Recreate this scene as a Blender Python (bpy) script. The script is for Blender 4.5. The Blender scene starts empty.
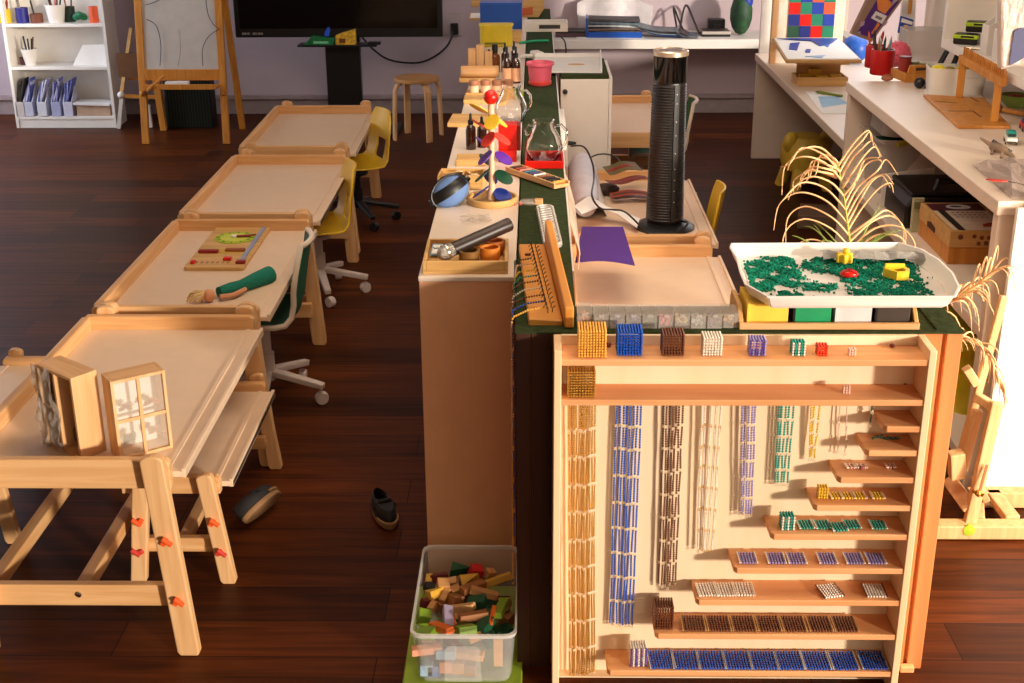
import bpy, bmesh, math, random
from mathutils import Vector, Matrix, Euler
random.seed(7)
R = math.radians
col = bpy.context.scene.collection
# ------------------------------------------------------------------ camera frame
F = 1303.5; H = 2.25
def _n(v):
    l = math.sqrt(sum(a*a for a in v)); return tuple(a/l for a in v)
def _d(a, b): return sum(x*y for x, y in zip(a, b))
def _c(a, b): return (a[1]*b[2]-a[2]*b[1], a[2]*b[0]-a[0]*b[2], a[0]*b[1]-a[1]*b[0])
DN = _n((21, 3359, F))
_v = (23, -506, F); _k = _d(_v, DN)
YV = _n(tuple(a-_k*b for a, b in zip(_v, DN)))
ZV = tuple(-a for a in DN)
XV = _c(YV, ZV)
def ray(px, py):
    r = (px-512, py-341.5, F); return (_d(r, XV), _d(r, YV), _d(r, ZV))
def atz(px, py, z):
    r = ray(px, py); t = (z-H)/r[2]; return Vector((r[0]*t, r[1]*t, z))
def aty(px, py, Y):
    r = ray(px, py); t = Y/r[1]; return Vector((r[0]*t, Y, H+r[2]*t))
def atx(px, py, X):
    r = ray(px, py); t = X/r[0]; return Vector((X, r[1]*t, H+r[2]*t))

# ------------------------------------------------------------------ materials
def lin(c):
    def f(u):
        u /= 255.0
        return u/12.92 if u <= .04045 else ((u+.055)/1.055)**2.4
    return (f(c[0]), f(c[1]), f(c[2]), 1)
def _mat(name):
    m = bpy.data.materials.new(name); m.use_nodes = True
    return m, m.node_tree.nodes, m.node_tree.links, m.node_tree.nodes['Principled BSDF']
def plain(name, c, rough=.5, metal=0, var=.10, scale=14, bump=0, spec=.5, coat=0):
    m, N, L, b = _mat(name)
    tc = N.new('ShaderNodeTexCoord'); nz = N.new('ShaderNodeTexNoise')
    nz.inputs['Scale'].default_value = scale; nz.inputs['Detail'].default_value = 4
    L.new(tc.outputs['Object'], nz.inputs['Vector'])
    rp = N.new('ShaderNodeValToRGB'); a = lin(c)
    rp.color_ramp.elements[0].position = .3; rp.color_ramp.elements[1].position = .7
    rp.color_ramp.elements[0].color = tuple(x*(1-var) for x in a[:3])+(1,)
    rp.color_ramp.elements[1].color = tuple(min(1, x*(1+var)) for x in a[:3])+(1,)
    L.new(nz.outputs['Fac'], rp.inputs['Fac']); L.new(rp.outputs['Color'], b.inputs['Base Color'])
    b.inputs['Roughness'].default_value = rough; b.inputs['Metallic'].default_value = metal
    b.inputs['Specular IOR Level'].default_value = spec
    b.inputs['Coat Weight'].default_value = coat
    if bump:
        bp = N.new('ShaderNodeBump'); bp.inputs['Strength'].default_value = bump; bp.inputs['Distance'].default_value = .01
        L.new(nz.outputs['Fac'], bp.inputs['Height']); L.new(bp.outputs['Normal'], b.inputs['Normal'])
    return m
def wood(name, c1, c2, axis='x', rough=.5, fine=38, knots=True):
    m, N, L, b = _mat(name)
    tc = N.new('ShaderNodeTexCoord'); mp = N.new('ShaderNodeMapping')
    s = [fine, fine, fine]; s['xyz'.index(axis)] = fine*.06
    mp.inputs['Scale'].default_value = s
    L.new(tc.outputs['Object'], mp.inputs['Vector'])
    nz = N.new('ShaderNodeTexNoise'); nz.inputs['Scale'].default_value = 1.0
    nz.inputs['Detail'].default_value = 5; nz.inputs['Distortion'].default_value = .6
    L.new(mp.outputs['Vector'], nz.inputs['Vector'])
    rp = N.new('ShaderNodeValToRGB')
    rp.color_ramp.elements[0].position = .34; rp.color_ramp.elements[1].position = .66
    rp.color_ramp.elements[0].color = lin(c2); rp.color_ramp.elements[1].color = lin(c1)
    L.new(nz.outputs['Fac'], rp.inputs['Fac']); L.new(rp.outputs['Color'], b.inputs['Base Color'])
    b.inputs['Roughness'].default_value = rough
    bp = N.new('ShaderNodeBump'); bp.inputs['Strength'].default_value = .12; bp.inputs['Distance'].default_value = .003
    L.new(nz.outputs['Fac'], bp.inputs['Height']); L.new(bp.outputs['Normal'], b.inputs['Normal'])
    return m
def clear(name, c, alpha, rough=.15, bumpy=0):
    """see-through plastic, foil or film"""
    m, N, L, b = _mat(name)
    b.inputs['Base Color'].default_value = lin(c); b.inputs['Roughness'].default_value = rough
    tr = N.new('ShaderNodeBsdfTransparent'); mx = N.new('ShaderNodeMixShader')
    mx.inputs['Fac'].default_value = alpha
    L.new(tr.outputs[0], mx.inputs[1]); L.new(b.outputs[0], mx.inputs[2])
    L.new(mx.outputs[0], N['Material Output'].inputs['Surface'])
    if bumpy:
        nz = N.new('ShaderNodeTexNoise'); nz.inputs['Scale'].default_value = bumpy
        bp = N.new('ShaderNodeBump'); bp.inputs['Strength'].default_value = .8; bp.inputs['Distance'].default_value = .02
        L.new(nz.outputs['Fac'], bp.inputs['Height']); L.new(bp.outputs['Normal'], b.inputs['Normal'])
    return m
def glass(name, c=(255, 255, 255), rough=0.0):
    m, N, L, b = _mat(name)
    b.inputs['Base Color'].default_value = lin(c); b.inputs['Roughness'].default_value = rough
    b.inputs['Transmission Weight'].default_value = 1; b.inputs['IOR'].default_value = 1.45
    return m
def floor_mat():
    m, N, L, b = _mat('dark_planks')
    tc = N.new('ShaderNodeTexCoord')
    br = N.new('ShaderNodeTexBrick'); br.offset = .37; br.inputs['Scale'].default_value = 1
    br.inputs['Brick Width'].default_value = 1.25; br.inputs['Row Height'].default_value = .19
    br.inputs['Mortar Size'].default_value = .002; br.inputs['Mortar Smooth'].default_value = .3
    br.inputs['Color1'].default_value = lin((96, 46, 16)); br.inputs['Color2'].default_value = lin((62, 28, 9)); br.inputs['Mortar'].default_value = lin((20, 9, 6))
    L.new(tc.outputs['Object'], br.inputs['Vector'])
    mp = N.new('ShaderNodeMapping'); mp.inputs['Scale'].default_value = (1.6, 26, 1)
    L.new(tc.outputs['Object'], mp.inputs['Vector'])
    nz = N.new('ShaderNodeTexNoise'); nz.inputs['Scale'].default_value = 1; nz.inputs['Detail'].default_value = 6; nz.inputs['Distortion'].default_value = 1.2
    L.new(mp.outputs['Vector'], nz.inputs['Vector'])
    rp = N.new('ShaderNodeValToRGB'); rp.color_ramp.elements[0].position = .3; rp.color_ramp.elements[1].position = .72
    rp.color_ramp.elements[0].color = (.45, .42, .4, 1); rp.color_ramp.elements[1].color = (1.25, 1.2, 1.15, 1)
    L.new(nz.outputs['Fac'], rp.inputs['Fac'])
    mu = N.new('ShaderNodeMix'); mu.data_type = 'RGBA'; mu.blend_type = 'MULTIPLY'; mu.inputs[0].default_value = 1
    L.new(br.outputs['Color'], mu.inputs[6]); L.new(rp.outputs['Color'], mu.inputs[7])
    L.new(mu.outputs[2], b.inputs['Base Color'])
    b.inputs['Roughness'].default_value = .42; b.inputs['Specular IOR Level'].default_value = .10
    bp = N.new('ShaderNodeBump'); bp.inputs['Strength'].default_value = .12; bp.inputs['Distance'].default_value = .004
    L.new(nz.outputs['Fac'], bp.inputs['Height']); L.new(bp.outputs['Normal'], b.inputs['Normal'])
    return m

# ------------------------------------------------------------------ mesh collector
class MB:
    def __init__(s): s.v = []; s.f = []
    def add(s, vs, fs):
        o = len(s.v); s.v.extend(tuple(v) for v in vs); s.f.extend([tuple(i+o for i in f) for f in fs]); return s
    def box(s, c, size, rot=None):
        hx, hy, hz = [a/2 for a in size]
        P = [Vector((x, y, z)) for x in (-hx, hx) for y in (-hy, hy) for z in (-hz, hz)]
        if rot is not None:
            M = Euler(rot).to_matrix(); P = [M @ p for p in P]
        c = Vector(c)
        return s.add([p+c for p in P], [(0, 1, 3, 2), (4, 6, 7, 5), (0, 4, 5, 1), (2, 3, 7, 6), (0, 2, 6, 4), (1, 5, 7, 3)])
    def b2(s, lo, hi):
        return s.box([(a+b)/2 for a, b in zip(lo, hi)], [b-a for a, b in zip(lo, hi)])
    def bar(s, p, q, w, h, up=(0, 0, 1)):
        p = Vector(p); q = Vector(q); d = (q-p).normalized(); u = Vector(up); a = d.cross(u)
        if a.length < 1e-5: a = d.cross(Vector((0, 1, 0)))
        a.normalize(); u = a.cross(d).normalized()
        P = []
        for e in (p, q):
            for i, j in ((-1, -1), (1, -1), (1, 1), (-1, 1)): P.append(e+a*(i*w/2)+u*(j*h/2))
        return s.add(P, [(0, 3, 2, 1), (4, 5, 6, 7), (0, 1, 5, 4), (1, 2, 6, 5), (2, 3, 7, 6), (3, 0, 4, 7)])
    def tube(s, pts, r, n=8, closed=False):
        pts = [Vector(p) for p in pts]; m = len(pts)
        rs = r if isinstance(r, (list, tuple)) else [r]*m
        V = []; prev = None
        for i, p in enumerate(pts):
            if closed: d = pts[(i+1) % m]-pts[i-1]
            else: d = pts[min(i+1, m-1)]-pts[max(i-1, 0)]
            d.normalize()
            if prev is None:
                a = d.orthogonal().normalized()
            else:
                a = prev-d*prev.dot(d)
                a = a.normalized() if a.length > 1e-6 else d.orthogonal().normalized()
            prev = a; b = d.cross(a)
            for k in range(n):
                t = 2*math.pi*k/n; V.append(p+(a*math.cos(t)+b*math.sin(t))*rs[i])
        fs = []
        for i in range(m if closed else m-1):
            j = (i+1) % m
            for k in range(n):
                fs.append((i*n+k, i*n+(k+1) % n, j*n+(k+1) % n, j*n+k))
        if not closed:
            fs.append(tuple(range(n-1, -1, -1))); fs.append(tuple((m-1)*n+k for k in range(n)))
        return s.add(V, fs)
    def lathe(s, prof, c=(0, 0, 0), n=24, M=None):
        V = []; fs = []; c = Vector(c)
        for r, z in prof:
            for k in range(n):
                t = 2*math.pi*k/n; p = Vector((r*math.cos(t), r*math.sin(t), z))
                if M is not None: p = M @ p
                V.append(p+c)
        for i in range(len(prof)-1):
            for k in range(n):
                fs.append((i*n+k, i*n+(k+1) % n, (i+1)*n+(k+1) % n, (i+1)*n+k))
        if prof[0][0] > 1e-6 and prof[0] != prof[-1]: fs.append(tuple(range(n-1, -1, -1)))
        if prof[-1][0] > 1e-6 and prof[0] != prof[-1]: fs.append(tuple((len(prof)-1)*n+k for k in range(n)))
        return s.add(V, fs)
    def ball(s, c, r, sc=(1, 1, 1), n=12, M=None):
        m = max(4, n//2)
        prof = [(max(1e-7, r*math.sin(math.pi*i/m)), -r*math.cos(math.pi*i/m)) for i in range(m+1)]
        t = MB().lathe(prof, n=n)
        P = [Vector((x*sc[0], y*sc[1], z*sc[2])) for x, y, z in t.v]
        if M is not None: P = [M @ p for p in P]
        c = Vector(c)
        return s.add([p+c for p in P], t.f)
    def prism(s, poly, d, axis='z', at=0.0):
        """outline in the two other axes, extruded from at to at+d"""
        def P(u, v, w): return {'z': (u, v, w), 'y': (u, w, v), 'x': (w, u, v)}[axis]
        n = len(poly)
        V = [P(u, v, at) for u, v in poly]+[P(u, v, at+d) for u, v in poly]
        return s.add(V, [tuple(range(n-1, -1, -1)), tuple(range(n, 2*n))]+[(i, (i+1) % n, n+(i+1) % n, n+i) for i in range(n)])
    def slab(s, quad, t):
        """four corners (or more) of a sheet with thickness t downward"""
        n = len(quad); q = [Vector(p) for p in quad]
        nr = (q[1]-q[0]).cross(q[2]-q[0]).normalized()
        V = q+[p-nr*t for p in q]
        return s.add(V, [tuple(range(n)), tuple(range(2*n-1, n-1, -1))]+[((i+1) % n, i, n+i, n+(i+1) % n) for i in range(n)])
    def grid(s, rows, t=0.0, skip=()):
        """a bent sheet from rows of points; t its thickness; skip cells (i, j)"""
        a = len(rows); b = len(rows[0]); P = [[Vector(p) for p in r] for r in rows]
        def nrm(i, j):
            u = P[min(i+1, a-1)][j]-P[max(i-1, 0)][j]; v = P[i][min(j+1, b-1)]-P[i][max(j-1, 0)]
            return u.cross(v).normalized()
        V = [P[i][j] for i in range(a) for j in range(b)]
        cells = [(i, j) for i in range(a-1) for j in range(b-1) if (i, j) not in skip]
        ix = lambda i, j: i*b+j
        fs = [(ix(i, j), ix(i+1, j), ix(i+1, j+1), ix(i, j+1)) for i, j in cells]
        if t:
            V += [P[i][j]-nrm(i, j)*t for i in range(a) for j in range(b)]; o = a*b
            E = {}
            for f in fs:
                for k in range(4):
                    e = (f[k], f[(k+1) % 4]); E[e] = 1
            g = [tuple(o+k for k in reversed(f)) for f in fs]
            g += [(e[1], e[0], o+e[0], o+e[1]) for e in E if (e[1], e[0]) not in E]
            fs = fs+g
        return s.add(V, fs)
    def move(s, M):
        s.v = [tuple(M @ Vector(p)) for p in s.v]; return s

def mesh(name, mb, m, parent=None, bevel=0, smooth=False, seg=2):
    me = bpy.data.meshes.new(name); me.from_pydata(mb.v, [], mb.f); me.update()
    o = bpy.data.objects.new(name, me); col.objects.link(o)
    me.materials.append(m)
    if smooth:
        me.polygons.foreach_set('use_smooth', [True]*len(me.polygons))
        me.set_sharp_from_angle(angle=R(40))
    if bevel:
        b = o.modifiers.new('edge', 'BEVEL'); b.width = bevel; b.segments = seg; b.limit_method = 'ANGLE'; b.angle_limit = R(40)
    if parent is not None: o.parent = parent
    return o
def thing(name, label, cat, loc=(0, 0, 0), rz=0, group=None):
    o = bpy.data.objects.new(name, None); col.objects.link(o); o.empty_display_size = .05
    o.location = loc; o.rotation_euler = (0, 0, rz)
    o['label'] = label; o['category'] = cat
    if group: o['group'] = group
    return o
def part(name, mb, m, parent, bevel=0, smooth=False, label=None, kind=None, seg=2):
    o = mesh(name, mb, m, parent, bevel, smooth, seg)
    if label: o['label'] = label
    if kind: o['kind'] = kind
    return o
def solo(name, mb, m, label, cat, loc=(0, 0, 0), rz=0, group=None, bevel=0, smooth=False, kind=None, rot=None):
    o = mesh(name, mb, m, None, bevel, smooth); o.location = loc; o.rotation_euler = rot if rot else (0, 0, rz)
    o['label'] = label; o['category'] = cat
    if group: o['group'] = group
    if kind: o['kind'] = kind
    return o
def struct(name, mb, m, bevel=0):
    o = mesh(name, mb, m, None, bevel); o['kind'] = 'structure'; return o
def dup(root, loc=None, rz=None, label=None, group=None):
    r = root.copy(); col.objects.link(r)
    if loc is not None: r.location = loc
    if rz is not None: r.rotation_euler = (0, 0, rz)
    if label: r['label'] = label
    if group: r['group'] = group
    for ch in list(root.children):
        c = ch.copy(); col.objects.link(c); c.parent = r
        for g in list(ch.children):
            d = g.copy(); col.objects.link(d); d.parent = c
    return r
def ordinal(i): return ('first', 'second', 'third', 'fourth', 'fifth', 'sixth', 'seventh', 'eighth', 'ninth', 'tenth')[i]
def rrect(x0, y0, x1, y1, r, n=4):
    P = []
    for cx, cy, a in ((x1-r, y1-r, 0), (x0+r, y1-r, 90), (x0+r, y0+r, 180), (x1-r, y0+r, 270)):
        for k in range(n+1):
            t = R(a+90*k/n); P.append((cx+r*math.cos(t), cy+r*math.sin(t)))
    return P
def circ(x, y, r, n=16, sx=1, sy=1): return [(x+r*sx*math.cos(2*math.pi*k/n), y+r*sy*math.sin(2*math.pi*k/n)) for k in range(n)]
# ------------------------------------------------------------------ palette
PX = wood('pine_x', (226, 178, 124), (207, 152, 96), 'x'); PY = wood('pine_y', (226, 178, 124), (207, 152, 96), 'y'); PZ = wood('pine_z', (228, 182, 130), (210, 158, 104), 'z')
BX = wood('beech_x', (238, 176, 120), (222, 150, 92), 'x', fine=22); BZ = wood('beech_z', (250, 216, 172), (242, 200, 150), 'z', fine=22)
BPANEL = wood('beech_panel', (248, 222, 186), (243, 212, 170), 'z', fine=10)
DKW = wood('cabinet_wood', (216, 138, 84), (190, 112, 62), 'z', fine=16, rough=.42)
TANW = wood('tan_wood', (214, 170, 106), (196, 148, 84), 'x')
OAK = wood('honey_wood', (206, 140, 58), (184, 116, 40), 'z', fine=30)
ORW = wood('orange_wood', (222, 152, 62), (206, 130, 44), 'y', fine=14)
CREAM = plain('cream_laminate', (228, 198, 168), .42, var=.03)
WHITE = plain('white_paint', (232, 226, 218), .45, var=.02)
WARMW = plain('warm_white_laminate', (226, 208, 190), .4, var=.03)
ENDP = plain('warm_lit_end_laminate', (236, 178, 132), .55, var=.03)  # white laminate with the warm light put into its colour
OFFW = plain('white_plastic', (226, 220, 212), .35, var=.02)
TRAYW = plain('white_tray_plastic', (238, 232, 226), .3, var=.02)
BLACK = plain('black_plastic', (18, 17, 18), .38, var=.1)
DGREY = plain('dark_grey', (46, 42, 40), .45)
GLOSSB = plain('gloss_black', (8, 8, 9), .12, var=0)
CHROME = plain('chrome', (205, 200, 192), .18, metal=1, var=0)
GOLD = plain('brass', (224, 178, 84), .25, metal=1, var=0)
FELT = plain('green_felt', (52, 62, 36), .95, var=.25, scale=60, bump=.3, spec=.1)
GREEN = plain('chair_green', (12, 92, 62), .6, var=.08); YEL = plain('chair_yellow', (226, 182, 34), .42, var=.05)
CHW = plain('chair_cream_plastic', (224, 208, 188), .4, var=.02); LIL = plain('chair_base_plastic', (205, 188, 180), .4, var=.02)
RED = plain('red_paint', (214, 26, 14), .3, var=.04); DRED = plain('dark_red', (140, 22, 16), .4)
BLUE = plain('blue_paint', (10, 76, 168), .4, var=.04); NAVY = plain('navy', (16, 26, 92), .45)
PURP = plain('purple_paper', (70, 26, 122), .7, var=.05); LIME = plain('lime', (168, 190, 40), .5)
ORANGE = plain('orange_wedge', (238, 92, 36), .45); CORAL = plain('coral_wedge', (206, 62, 52), .45)
PINK = plain('pink_plastic', (228, 96, 120), .5); TEALS = plain('teal_sand', (14, 122, 96), .9, var=.3, scale=90, spec=.2)
YTOY = plain('yellow_toy', (240, 200, 44), .4); SILVER = plain('foil', (215, 210, 205), .22, metal=.9, bump=.8, scale=30)
BIN = clear('bin_plastic', (235, 232, 228), .17, .25); FILM = clear('plastic_film', (220, 205, 190), .34, .18, 25)
LIDP = clear('lid_plastic', (225, 215, 205), .24, .2); ACRY = clear('window_film', (238, 222, 200), .55, .2)
BAGW = clear('white_bag_film', (212, 194, 184), .9, .3, 5); GREYTUB = clear('tub_plastic', (205, 196, 188), .55, .35)
GLS = glass('clear_glass'); AMBER = plain('amber_glass', (58, 26, 8), .08, var=.05, coat=1)
PAPER = plain('paper', (226, 222, 218), .8, var=.02); PAPW = plain('white_card', (240, 236, 230), .7, var=.02)
WALL = plain('wall_paint', (190, 172, 178), .85, var=.03, scale=3); BASEB = plain('baseboard_paint', (160, 142, 142), .6)
YBOX = plain('yellow_bin', (206, 190, 20), .5); LEAF = plain('palm_straw', (236, 190, 138), .7, var=.12); SPINE = plain('palm_green', (150, 160, 50), .6, var=.2)
SOIL = plain('soil', (40, 28, 20), .95); TERRA = plain('terracotta', (150, 84, 54), .8)

# ------------------------------------------------------------------ room
struct('floor', MB().b2((-7, -3, -.1), (4.5, 11.4, 0)), floor_mat())
struct('wall_back', MB().b2((-7, 11.3, 0), (4.5, 11.45, 3.4)), WALL)
struct('ceiling', MB().b2((-7, -3, 3.4), (4.5, 11.45, 3.5)), plain('ceiling_paint', (225, 220, 214), .9, var=.01))
struct('baseboard_back', MB().b2((-4.9, 11.28, .0), (4.4, 11.3, .13)).b2((-4.9, 11.25, .13), (4.4, 11.3, .165)), BASEB, .004)
mb = MB()   # right wall, with an opening from 1.25 to 2.6 high
wr = plain('right_wall_paint', (214, 198, 184), .8, var=.02)
mb.b2((2.4, 4.6, 0), (2.55, 11.3, .72)); mb.b2((2.4, 4.6, 2.7), (2.55, 11.3, 3.4)); mb.b2((2.4, 4.6, .72), (2.55, 8.25, 2.7)); mb.b2((2.4, 10.9, .72), (2.55, 11.3, 2.7))
struct('wall_right', mb, wr)
mb = MB()
for y in (8.25, 10.85): mb.b2((2.42, y, .72), (2.5, y+.05, 2.7))
for z in (.72, 2.65): mb.b2((2.42, 8.25, z), (2.5, 10.9, z+.05))
w1 = struct('window_1', mb, WHITE, .004)
gl = part('pane', MB().b2((2.455, 8.28, .75), (2.46, 10.86, 2.67)), clear('pane_glass', (230, 240, 245), .06, .05), w1)
mb = MB()
mb.b2((-5.5, -3, 0), (-5.35, 11.3, .35)); mb.b2((-5.5, -3, 2.9), (-5.35, 11.3, 3.4)); mb.b2((-5.5, -3, .35), (-5.35, 8.2, 2.9)); mb.b2((-5.5, 10.9, .35), (-5.35, 11.3, 2.9))
struct('wall_left', mb, wr)
mb = MB()
for y in (8.2, 9.5, 10.85): mb.b2((-5.46, y, .35), (-5.38, y+.05, 2.9))
for z in (.35, 2.85): mb.b2((-5.46, 8.2, z), (-5.38, 10.9, z+.05))
w2 = struct('window_2', mb, WHITE, .004)
part('pane', MB().b2((-5.425, 8.23, .38), (-5.42, 10.88, 2.87)), bpy.data.materials['pane_glass'], w2)

struct('wall_front', MB().b2((-5.5, -3.1, 0), (2.55, -2.98, 3.4)), wr)  # unseen wall behind the camera, added to hold back sky light
# ------------------------------------------------------------------ activity tables and benches
def make_table(label, W, L, z, loc, rz, group, fast=True):
    t = thing('activity_table' if z > .45 else 'bench', label, 'table' if z > .45 else 'bench', loc, rz, group)
    rh = .09 if z > .45 else .06; rt = z+.05 if z > .45 else z+.03
    x0, x1, y0, y1 = -W/2, W/2, -L/2, L/2
    part('tabletop', MB().b2((x0+.03, y0+.03, z-.018), (x1, y1-.03, z)), CREAM, t, .002)
    g = MB().b2((x1-.062, y0+.032, z), (x1-.046, y1-.032, z+.004)).b2((x1-.012, y0+.031, z-.02), (x1, y1-.031, z+.008))
    part('edge_lip', g, CREAM, t, .002)
    part('side_rail', MB().b2((x0, y0+.03, rt-rh), (x0+.03, y1-.03, rt)), PY, t, .005)
    for s, e in ((y0, 'near'), (y1-.03, 'far')):
        part('end_rail', MB().prism([(x0, rt-rh), (x1-.035, rt-rh), (x1-.035, rt-.012), (x1-.047, rt), (x0+.012, rt), (x0, rt-.012)], .03, 'y', s), PX, t, .004)
    lw = .066 if z > .45 else .052
    for sx in (-1, 1):
        for yy in (y0-.034, y1+.002):
            top = (sx*(W/2-.075), rt+.008); ft = (sx*(W/2-.028), 0.0)
            d = Vector((ft[0]-top[0], ft[1]-top[1])).normalized(); n = Vector((-d.y, d.x))
            P = []
            for k in range(9):
                a = math.pi*k/8; P.append((top[0]+(n.x*math.cos(a)-d.x*math.sin(a)*.55)*lw/2, top[1]+(n.y*math.cos(a)-d.y*math.sin(a)*.55)*lw/2))
            w = lw/2/abs(n.x)
            P += [(ft[0]-w+.006 if n.x > 0 else ft[0]+w-.006, 0.0), (ft[0]+w-.006 if n.x > 0 else ft[0]-w+.006, 0.0)]
            P.insert(9, (P[8][0]+(ft[0]-top[0])*.96, P[8][1]-(P[8][1]-.012)))
            P.append((P[0][0]+(ft[0]-top[0])*.96, .012))
            lg = part('leg', MB().prism(P, .032, 'y', yy), PZ, t, .005)
            if fast and yy < 0:
                for h, m in ((rt*.62, ORANGE), (.12 if z < .45 else .19, CORAL if z < .45 else ORANGE)):
                    u = (rt-h)/rt; x = top[0]+(ft[0]-top[0])*u
                    b = MB().box((x-.004*sx, yy-.006, h), (.016, .012, .026), (0, .5 if m is ORANGE else 1.1, 0)).box((x+.006*sx, yy-.014, h+.004), (.034, .014, .012), (0, .7, 0))
                    part('wedge', b, m, lg, .003, label='orange wedge fastener' if m is ORANGE else 'coral red wedge fastener')
    hb = .15 if z > .45 else .1
    for yy in (y0, y1-.028):
        part('low_rail', MB().b2((x0+.05, yy, hb), (x1-.05, yy+.028, hb+.07 if z > .45 else hb+.05)), PX, t, .004)
    for sx in ((-.012, x0+.045) if z > .45 else (0,)):
        part('stretcher', MB().b2((sx-.02, y0+.028, hb+.012), (sx+.02, y1-.028, hb+.058 if z > .45 else hb+.042)), PY, t, .004)
    if z > .45:
        part('bolt', MB().lathe([(.009, 0), (.009, .004), (.004, .006)], (-.012, y0-.001, hb+.04), 10, Matrix.Rotation(R(90), 3, 'X')), CHROME, t)
    return t
tg = 'cream topped wooden activity tables'
T1 = make_table('front wooden activity table in the aisle row, carrying two small wooden window boxes', .66, 1.20, .575, (-1.32, 3.865, 0), 0, tg)
dup(T1, (-1.322, 5.14, 0), 0, 'wooden activity table holding the clock board and the green doll', tg)
dup(T1, (-1.33, 6.425, 0), 0, 'bare wooden activity table third in the aisle row, one yellow chair beside it', tg)
dup(T1, (-1.35, 7.83, 0), R(.6), 'bare wooden activity table at the far end of the aisle row, near the television', tg)
dup(T1, (.46, 4.74, 0), 0, 'cream topped activity table behind the bead cabinet, under the purple paper', tg)
dup(T1, (.475, 6.06, 0), 0, 'activity table strewn with papers that carries the black tower fan', tg)
dup(T1, (.49, 8.16, 0), 0, 'greyish topped activity table beyond the white box cabinet and tower fan', tg)
BN = make_table('low cream topped bench beside the front activity table, coloured wedges on its legs', .35, .78, .34, (-1.135, 4.05, 0), 0, 'low wooden benches')
dup(BN, (-1.93, 4.3, 0), R(180), 'low wooden bench cut by the photo edge, opposite side of the front table', 'low wooden benches')

# ------------------------------------------------------------------ chairs
def make_chair(label, loc, rz, shell, rim, hole, base=LIL, zs=.40):
    t = thing('swivel_chair', label, 'chair', loc, rz, 'small swivel chairs')
    prof = [(.185, zs-.03, .15), (.16, zs-.005, .175), (.10, zs+.004, .195), (.02, zs, .2), (-.07, zs-.002, .2), (-.125, zs+.012, .195), (-.16, zs+.05, .185), (-.178, zs+.11, .178), (-.188, zs+.17, .185), (-.2, zs+.24, .18), (-.212, zs+.3, .16), (-.222, zs+.345, .125)]
    rows = []
    nb = 10
    for i, (u, z, w) in enumerate(prof):
        r = []
        for j in range(nb+1):
            s = -1+2*j/nb
            back = max(0, min(1, (i-4)/4)); cup = s*s*.03
            r.append((u+cup*back, s*w, z+cup*(1-back)))
        rows.append(r)
    skip = {(i, j) for i in (6, 7) for j in range(3, 7)} if hole else ()
    part('shell', MB().grid(rows, .012, skip), shell, t, .002, True)
    edge = [rows[i][0] for i in range(len(rows))]+[rows[-1][j] for j in range(1, nb)]+[rows[i][nb] for i in range(len(rows)-1, -1, -1)]+[rows[0][j] for j in range(nb-1, 0, -1)]
    if rim: part('rim', MB().tube(edge, .012, 8, True), CHW, t, smooth=True, label='cream plastic rim')
    part('column', MB().lathe([(.034, .10), (.034, .22), (.024, .222), (.024, zs-.05), (.07, zs-.035), (.07, zs-.02)], n=16), base, t, smooth=True)
    for k in range(5):
        a = R(72*k+20); c, s = math.cos(a), math.sin(a)
        arm = part('base_arm', MB().grid([[(c*.02-s*w, s*.02+c*w, .12), (c*.25-s*w*.75, s*.25+c*w*.75, .075)] for w in (-.022, .022)], .028), base, t, .006)
        part('caster', MB().lathe([(.001, -.016), (.026, -.016), (.029, -.008), (.029, .008), (.026, .016), (.001, .016)], (c*.235-s*.012, s*.235+c*.012, .03), 14, Matrix.Rotation(a+.6, 3, 'Z') @ Matrix.Rotation(R(90), 3, 'X')), base, arm, smooth=True)
    return t
make_chair('green swivel chair with cream rim, tucked at the table holding the clock board', (-1.135, 5.1, 0), R(183), GREEN, True, False, LIL, .375)
make_chair('yellow shell chair with a hole in its back, at the third aisle table', (-1.13, 6.50, 0), R(196), YEL, False, True, LIL, .345)
make_chair('yellow shell chair with a hole in its back, at the farthest aisle table', (-1.10, 7.86, 0), R(206), YEL, False, True, BLACK, .345)
make_chair('yellow shell chair beside the table with the tower fan', (.69, 6.08, 0), R(176), YEL, False, False, LIL, .345)
make_chair('green chair with pale rim at the greyish table behind the tower fan', (.80, 8.25, 0), R(178), GREEN, True, False, LIL, .345)
make_chair('dark green chair between the fan table and the greyish table, seat showing', (.52, 6.865, 0), R(180), GREEN, True, False, LIL, .36)
# ------------------------------------------------------------------ beads
_bt = MB().ball((0, 0, 0), 1, n=6)
_bt.v = _bt.v
def bead(mb, c, rx, ry, rz_):
    mb.add([(x*rx+c[0], y*ry+c[1], z*rz_+c[2]) for x, y, z in _bt.v], _bt.f)
BM = {}
for k, c, r in (('golden', (255, 182, 76), .25), ('blue', (6, 84, 190), .22), ('brown', (112, 58, 30), .25), ('white', (244, 228, 212), .3), ('lilac', (150, 138, 196), .25), ('teal', (24, 158, 138), .25), ('yellow', (238, 192, 52), .25), ('red', (236, 62, 24), .25), ('pink', (240, 196, 176), .3), ('green', (20, 70, 40), .3), ('darkred', (120, 20, 14), .3), ('ivory', (236, 212, 180), .3), ('oldgold', (224, 178, 88), .22), ('violet', (96, 60, 150), .25)):
    BM[k] = plain(k+'_bead', c, r, metal=.75 if k == 'oldgold' else 0, var=.2, scale=160, spec=.8)
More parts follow.
